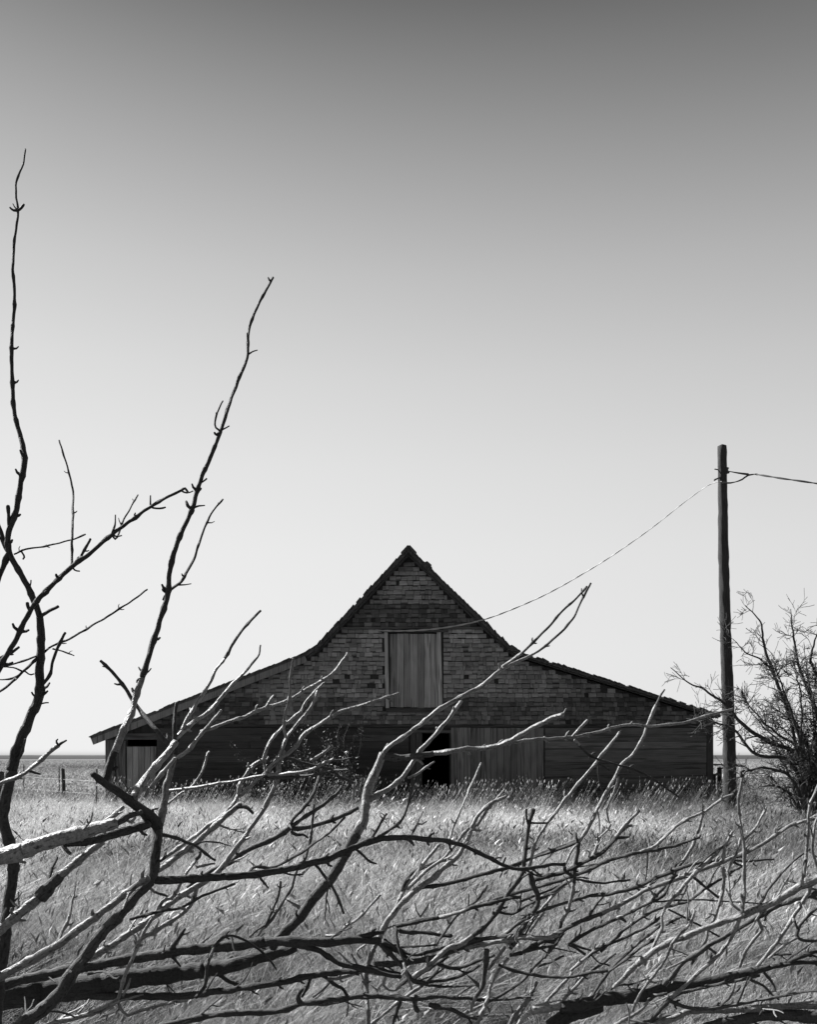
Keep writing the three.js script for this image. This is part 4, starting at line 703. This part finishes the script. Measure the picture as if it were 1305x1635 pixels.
deadwood('fallen_branch', 'pale crooked twig at the bottom left with an arched neighbour', 2.7, 0.3, 131);
limb(9, 8, 0.03, -40, 1690, 40, 1652, 85, 1634, 126, 1623, 162, 1612, 187, 1598); limb(5, 6, 0.03, 187, 1598, 191, 1585, 203, 1549, 214, 1524, 229, 1490, 247, 1461); limb(6, 5, 0.03, 247, 1461, 261, 1438, 275, 1432, 286, 1414, 296, 1397, 313, 1372); tinted(0.6, 6, 4, 0, 313, 1372, 318, 1367, 320, 1360); limb(4, 3, 0, 314, 1385, 330, 1381, 343, 1379);
limb(5, 4, -0.1, 188, 1600, 193, 1612, 203, 1622); tinted(0.7, 5, 5, -0.1, 205, 1621, 220, 1615, 236, 1611, 265, 1603); limb(5, 4, -0.1, 265, 1603, 279, 1600, 299, 1598); tinted(0.4, 5, 4, 0.1, 207, 1468, 241, 1459, 262, 1453, 286, 1450, 326, 1429, 375, 1411); limb(5, 4, 0, 284, 1448, 293, 1450, 298, 1456);
tinted(0.4, 6, 5, 0.1, 312, 1593, 322, 1582, 328, 1570, 330, 1548, 339, 1519, 349, 1503); tinted(0.35, 5, 3, 0.1, 349, 1503, 362, 1494, 376, 1495, 394, 1503, 416, 1519, 430, 1532, 441, 1548); limb(3, 2.5, 0, 370, 1495, 372, 1510, 374, 1518);
limb(8, 6, 0, 226, 1498, 258, 1480, 300, 1450, 317, 1413); limb(4, 3, 0, 196, 1590, 204, 1574, 208, 1562); limb(4, 3, 0, 124, 1618, 134, 1606, 142, 1596);

deadwood('fallen_branch', 'loose criss-cross of thin twigs at the bottom centre', 4.1, 0.27, 137);
limb(6, 5, 0, 560, 1660, 600, 1630, 636, 1600, 672, 1575); tinted(0.5, 5, 5, 0, 672, 1575, 690, 1560, 701, 1545); tinted(0.4, 9, 9, 0, 600, 1540, 647, 1537, 690, 1530, 715, 1522, 748, 1506); limb(8, 7, 0, 744, 1513, 780, 1506, 816, 1501, 836, 1497, 872, 1498, 890, 1491); tinted(0.4, 9, 8, 0, 748, 1504, 780, 1499, 803, 1498, 830, 1495, 860, 1500, 885, 1503);
tinted(0.6, 7, 6, 0, 664, 1560, 680, 1549, 701, 1537, 715, 1526); tinted(0.4, 6, 5, 0, 668, 1568, 701, 1566, 730, 1560, 752, 1550, 766, 1541); tinted(0.35, 4, 3, 0, 684, 1574, 720, 1575, 762, 1573); tinted(0.5, 9, 6, 0, 778, 1516, 776, 1540, 770, 1576, 760, 1592); limb(6, 5, 0, 760, 1590, 754, 1606, 753, 1616);
limb(5, 5, 0, 807, 1512, 794, 1530, 780, 1548); limb(5, 5, 0, 812, 1530, 803, 1540, 794, 1553, 782, 1580); limb(6, 6, 0, 782, 1580, 775, 1609, 764, 1632, 756, 1652); limb(5, 4, 0, 733, 1623, 755, 1612, 776, 1602); tinted(0.5, 5, 4, 0, 776, 1602, 807, 1585, 835, 1566, 841, 1560, 854, 1543, 879, 1519, 901, 1490); 
tinted(0.4, 6, 5, 0, 640, 1596, 634, 1616, 627, 1636); tinted(0.4, 7, 5, 0, 640, 1572, 660, 1556, 690, 1540); limb(4, 3, 0, 576, 1530, 570, 1520, 584, 1508); limb(4, 3, 0, 585, 1546, 560, 1538, 540, 1520); tinted(0.4, 8, 7, -0.1, 600, 1500, 640, 1540, 660, 1565, 684, 1572); tinted(0.4, 5, 4, 0, 797, 1540, 815, 1549, 835, 1554);
tinted(0.35, 6, 5, 0, 700, 1540, 730, 1546, 765, 1533, 790, 1525); tinted(0.4, 6, 4, 0, 815, 1525, 840, 1520, 870, 1512, 890, 1508);
tinted(0.35, 8, 5, 0, 612, 1505, 640, 1522, 652, 1530); tinted(0.4, 7, 7, 0, 590, 1543, 612, 1550, 640, 1556);

deadwood('fallen_log', 'pale-ended dark log at the bottom right with a cut face towards the left', 3.8, 0.2, 139);
tinted(1.8, 15, 15, 0.02, 850, 1613, 862, 1611, 880, 1607, 898, 1604); tinted(0.45, 20, 22, 0.02, 896, 1608, 926, 1606, 953, 1598, 998, 1592, 1030, 1589); tinted(0.45, 16, 13, 0.02, 1030, 1587, 1070, 1576, 1131, 1567, 1178, 1557); tinted(0.5, 13, 10, 0.02, 1178, 1557, 1205, 1551, 1230, 1544);
tinted(0.45, 6, 5, 0.05, 1222, 1549, 1259, 1537, 1285, 1526, 1330, 1512); tinted(0.3, 7, 6, 0, 1235, 1543, 1270, 1537, 1330, 1537); tinted(0.9, 5, 5, 0, 1060, 1600, 1092, 1585, 1142, 1573, 1185, 1564, 1214, 1558); limb(5, 3, 0, 1221, 1553, 1234, 1568, 1239, 1582); limb(5, 3, 0, 1198, 1563, 1221, 1575, 1236, 1590, 1245, 1596); limb(4, 3, 0, 943, 1593, 945, 1600, 950, 1594); tinted(0.5, 24, 20, 0.1, 880, 1640, 900, 1626, 925, 1617, 960, 1606);
tinted(2, 6, 6, 0, 825, 1640, 836, 1626, 846, 1618);

deadwood('fallen_log', 'pale bottom right log crossing the corner of the frame', 3.5, 0.28, 149);
limb(10, 10, 0.02, 980, 1672, 1050, 1636, 1086, 1622, 1097, 1616, 1144, 1613, 1187, 1611); limb(11, 12, 0.02, 1187, 1612, 1235, 1608, 1246, 1607, 1302, 1605, 1380, 1600, 1500, 1612); tinted(0.4, 9, 5, 0, 1187, 1612, 1192, 1608, 1200, 1616); limb(5, 3, 0, 1246, 1607, 1250, 1618); tinted(0.5, 15, 20, 0.02, 1070, 1660, 1130, 1640, 1165, 1632, 1232, 1620, 1300, 1625, 1400, 1630);
tinted(0.6, 6, 5, -0.1, 1066, 1596, 1101, 1609, 1144, 1609, 1198, 1600, 1235, 1593); tinted(0.5, 5, 4, -0.1, 1235, 1593, 1270, 1586, 1310, 1581); limb(6, 4, 0, 1240, 1608, 1270, 1603, 1300, 1598);
limb(6, 5, 0, 940, 1660, 1000, 1627, 1027, 1611, 1036, 1598); limb(4.5, 4, 0, 1011, 1614, 1022, 1589, 1034, 1570, 1045, 1557, 1063, 1533, 1074, 1506); limb(4.5, 4, 0, 1074, 1506, 1088, 1490, 1101, 1477, 1107, 1464, 1110, 1453); tinted(0.6, 5, 4, 0, 1036, 1598, 1048, 1590, 1066, 1586); tinted(0.5, 12, 8, 0, 930, 1660, 1000, 1640, 1060, 1625, 1086, 1621);
//@END

// ---------------------------------------------------------------- bare shrub by the pole, leafy shrub at the barn wall
function shrubTree(p0, dir, len, r, depth, out, spread, lift) {
  const pts = [p0.clone()], rad = [r], n = Math.max(3, Math.round(len / 0.09)), d = dir.clone();
  for (let i = 1; i <= n; i++) { d.add(new THREE.Vector3(rr(-1, 1), rr(-1, 1) + lift, rr(-1, 1)).multiplyScalar(0.24)).normalize(); pts.push(pts[i - 1].clone().addScaledVector(d, len / n)); rad.push(Math.max(0.0045, r * (1 - 0.6 * i / n))); }
  out.push([pts, rad, depth]);
  if (depth <= 0) return;
  const kids = 2 + Math.floor(rnd() * 3);
  for (let k = 0; k < kids; k++) {
    const i = Math.min(n, Math.floor(n * rr(0.25, 1.0))), sv = new THREE.Vector3(rr(-1, 1), rr(-0.7, 1), rr(-1, 1)).normalize();
    shrubTree(pts[i], d.clone().multiplyScalar(0.7).addScaledVector(sv, spread).normalize(), len * rr(0.5, 0.95), Math.max(0.0025, rad[i] * rr(0.5, 0.75)), depth - 1, out, spread, lift);
  }
}
{
  seed = 314;
  const D = 17.2, base = P(1300, 1300, D); base.y = 0;
  const sh = thing('bare_shrub', 'tangled leafless dark shrub beside the utility pole', 'shrub', base.x, 0, base.z);
  const mat = bark(0.035), twigs = [];
  const limbs = [
    [0.05, -0.4, [1310, 1290], [1283, 1212], [1224, 1182], [1179, 1149], [1160, 1126], [1130, 1104], [1101, 1089], [1071, 1067]],
    [0.05, 0.3, [1305, 1290], [1298, 1212], [1261, 1137], [1239, 1082], [1220, 1026], [1216, 996], [1192, 966]],
    [0.045, -0.2, [1312, 1290], [1308, 1150], [1276, 1063], [1267, 1007], [1263, 973]],
    [0.045, 0.5, [1320, 1290], [1330, 1180], [1312, 1090], [1296, 1055], [1303, 1020], [1312, 992]],
    [0.035, 0.4, [1300, 1285], [1262, 1240], [1215, 1226], [1188, 1236], [1183, 1250]],
    [0.04, -0.7, [1303, 1285], [1260, 1215], [1210, 1205], [1172, 1165], [1150, 1155], [1120, 1150], [1096, 1148]],
    [0.035, 0.2, [1302, 1280], [1270, 1180], [1250, 1110], [1225, 1060], [1190, 1040], [1172, 1020]],
    [0.04, -0.5, [1330, 1290], [1350, 1150], [1370, 1070], [1365, 1020]],
    [0.04, 0.3, [1340, 1290], [1390, 1200], [1430, 1120], [1440, 1060]],
    [0.03, -0.3, [1298, 1288], [1255, 1262], [1222, 1255], [1200, 1262]],
    [0.03, 0.6, [1304, 1285], [1280, 1200], [1240, 1170], [1200, 1130], [1180, 1095]]];
  for (let k = 0; k < 20; k++) {
    const tx = rr(1172, 1345), ty = tx < 1230 ? rr(1110, 1262) : rr(1020, 1230), bx0 = rr(1285, 1325);
    limbs.push([rr(0.02, 0.034), rr(-0.8, 0.8), [bx0, 1292], [bx0 + (tx - bx0) * 0.3 + rr(-8, 8), 1292 + (ty - 1292) * rr(0.3, 0.55)], [bx0 + (tx - bx0) * 0.65 + rr(-8, 8), 1292 + (ty - 1292) * rr(0.6, 0.85)], [tx, ty]]);
  }
  for (const [r, dz, ...px] of limbs) {
    const c = new THREE.CatmullRomCurve3(px.map(([x, y], i) => { const v = P(x, y, D - dz * 2 * i / px.length + rr(-0.05, 0.05)); if (!i) v.y = 0; return v; })), n = 44, pts = c.getPoints(n);
    pts.forEach((p, i) => p.add(new THREE.Vector3(0.025 * n3(i * 0.3, dz, 1), 0.025 * n3(i * 0.3, dz, 5), 0)));
    const rad = pts.map((_, i) => Math.max(0.004, r * (1 - 0.85 * i / n)));
    const g = sweep(pts, rad, 9, 1, dz); g.translate(-base.x, 0, -base.z); part('limb', g, mat, sh);
    for (let k = 0; k < 17; k++) {
      const i = Math.floor(n * rr(0.12, 1)), dir = pts[Math.min(n, i + 1)].clone().sub(pts[i - 1]).normalize();
      const sv = new THREE.Vector3(rr(-1.1, 0.6), rr(-0.8, 0.9), rr(-1, 1)).normalize();
      shrubTree(pts[i], dir.multiplyScalar(0.55).addScaledVector(sv, 0.8).normalize(), rr(0.2, 0.4), Math.max(0.007, rad[i] * 0.5), 2, twigs, 0.7, 0.08);
    }
  }
  const gs = []; for (const [p, r] of twigs) gs.push(sweep(p, r, 4, 1, 2));
  const tg = mergeGeometries(gs); tg.translate(-base.x, 0, -base.z); part('twigs', tg, mat, sh).userData.kind = 'stuff';

  seed = 99;
  const lb = P(505, 1280, 20.6); lb.y = 0;
  const ls = thing('leafy_shrub', 'small dark leafy shrub against the barn wall', 'shrub', lb.x, 0, lb.z), stems = [];
  for (let k = 0; k < 26; k++) shrubTree(new THREE.Vector3(rr(-0.7, 0.9), 0, rr(-0.2, 0.2)), new THREE.Vector3(rr(-0.6, 0.6), 1, rr(-0.3, 0.3)).normalize(), rr(0.8, 1.6), 0.014, 1, stems, 0.6, 0.3);
  part('stem', mergeGeometries(stems.map(([p, r]) => sweep(p, r, 5, 1, 1))), mat, ls).userData.kind = 'stuff';
  const lp = [], li = [];
  for (const [p] of stems) for (let k = 0; k < 40; k++) { const c = pick(p).clone().add(new THREE.Vector3(rr(-0.07, 0.07), rr(-0.07, 0.07), rr(-0.07, 0.07))), a = new THREE.Vector3(rr(-1, 1), rr(-1, 1), rr(-1, 1)).normalize(), b = new THREE.Vector3(rr(-1, 1), rr(-1, 1), rr(-1, 1)).cross(a).normalize(), l = rr(0.02, 0.04), w = l * 0.4, q = lp.length / 3;
    for (const [u, v] of [[-1, 0], [0, -1], [0, 1], [1, 0]]) lp.push(c.x + a.x * l * u + b.x * w * v, c.y + a.y * l * u + b.y * w * v, c.z + a.z * l * u + b.z * w * v); li.push(q, q + 1, q + 2, q + 1, q + 3, q + 2); }
  const lg = new THREE.BufferGeometry(); lg.setAttribute('position', new THREE.Float32BufferAttribute(lp, 3)); lg.setIndex(li); lg.computeVertexNormals();
  part('foliage', lg, new THREE.MeshStandardMaterial({ color: grey(0.07), roughness: 0.5, side: THREE.DoubleSide }), ls).userData.kind = 'stuff';
}

renderer.render(scene, camera);
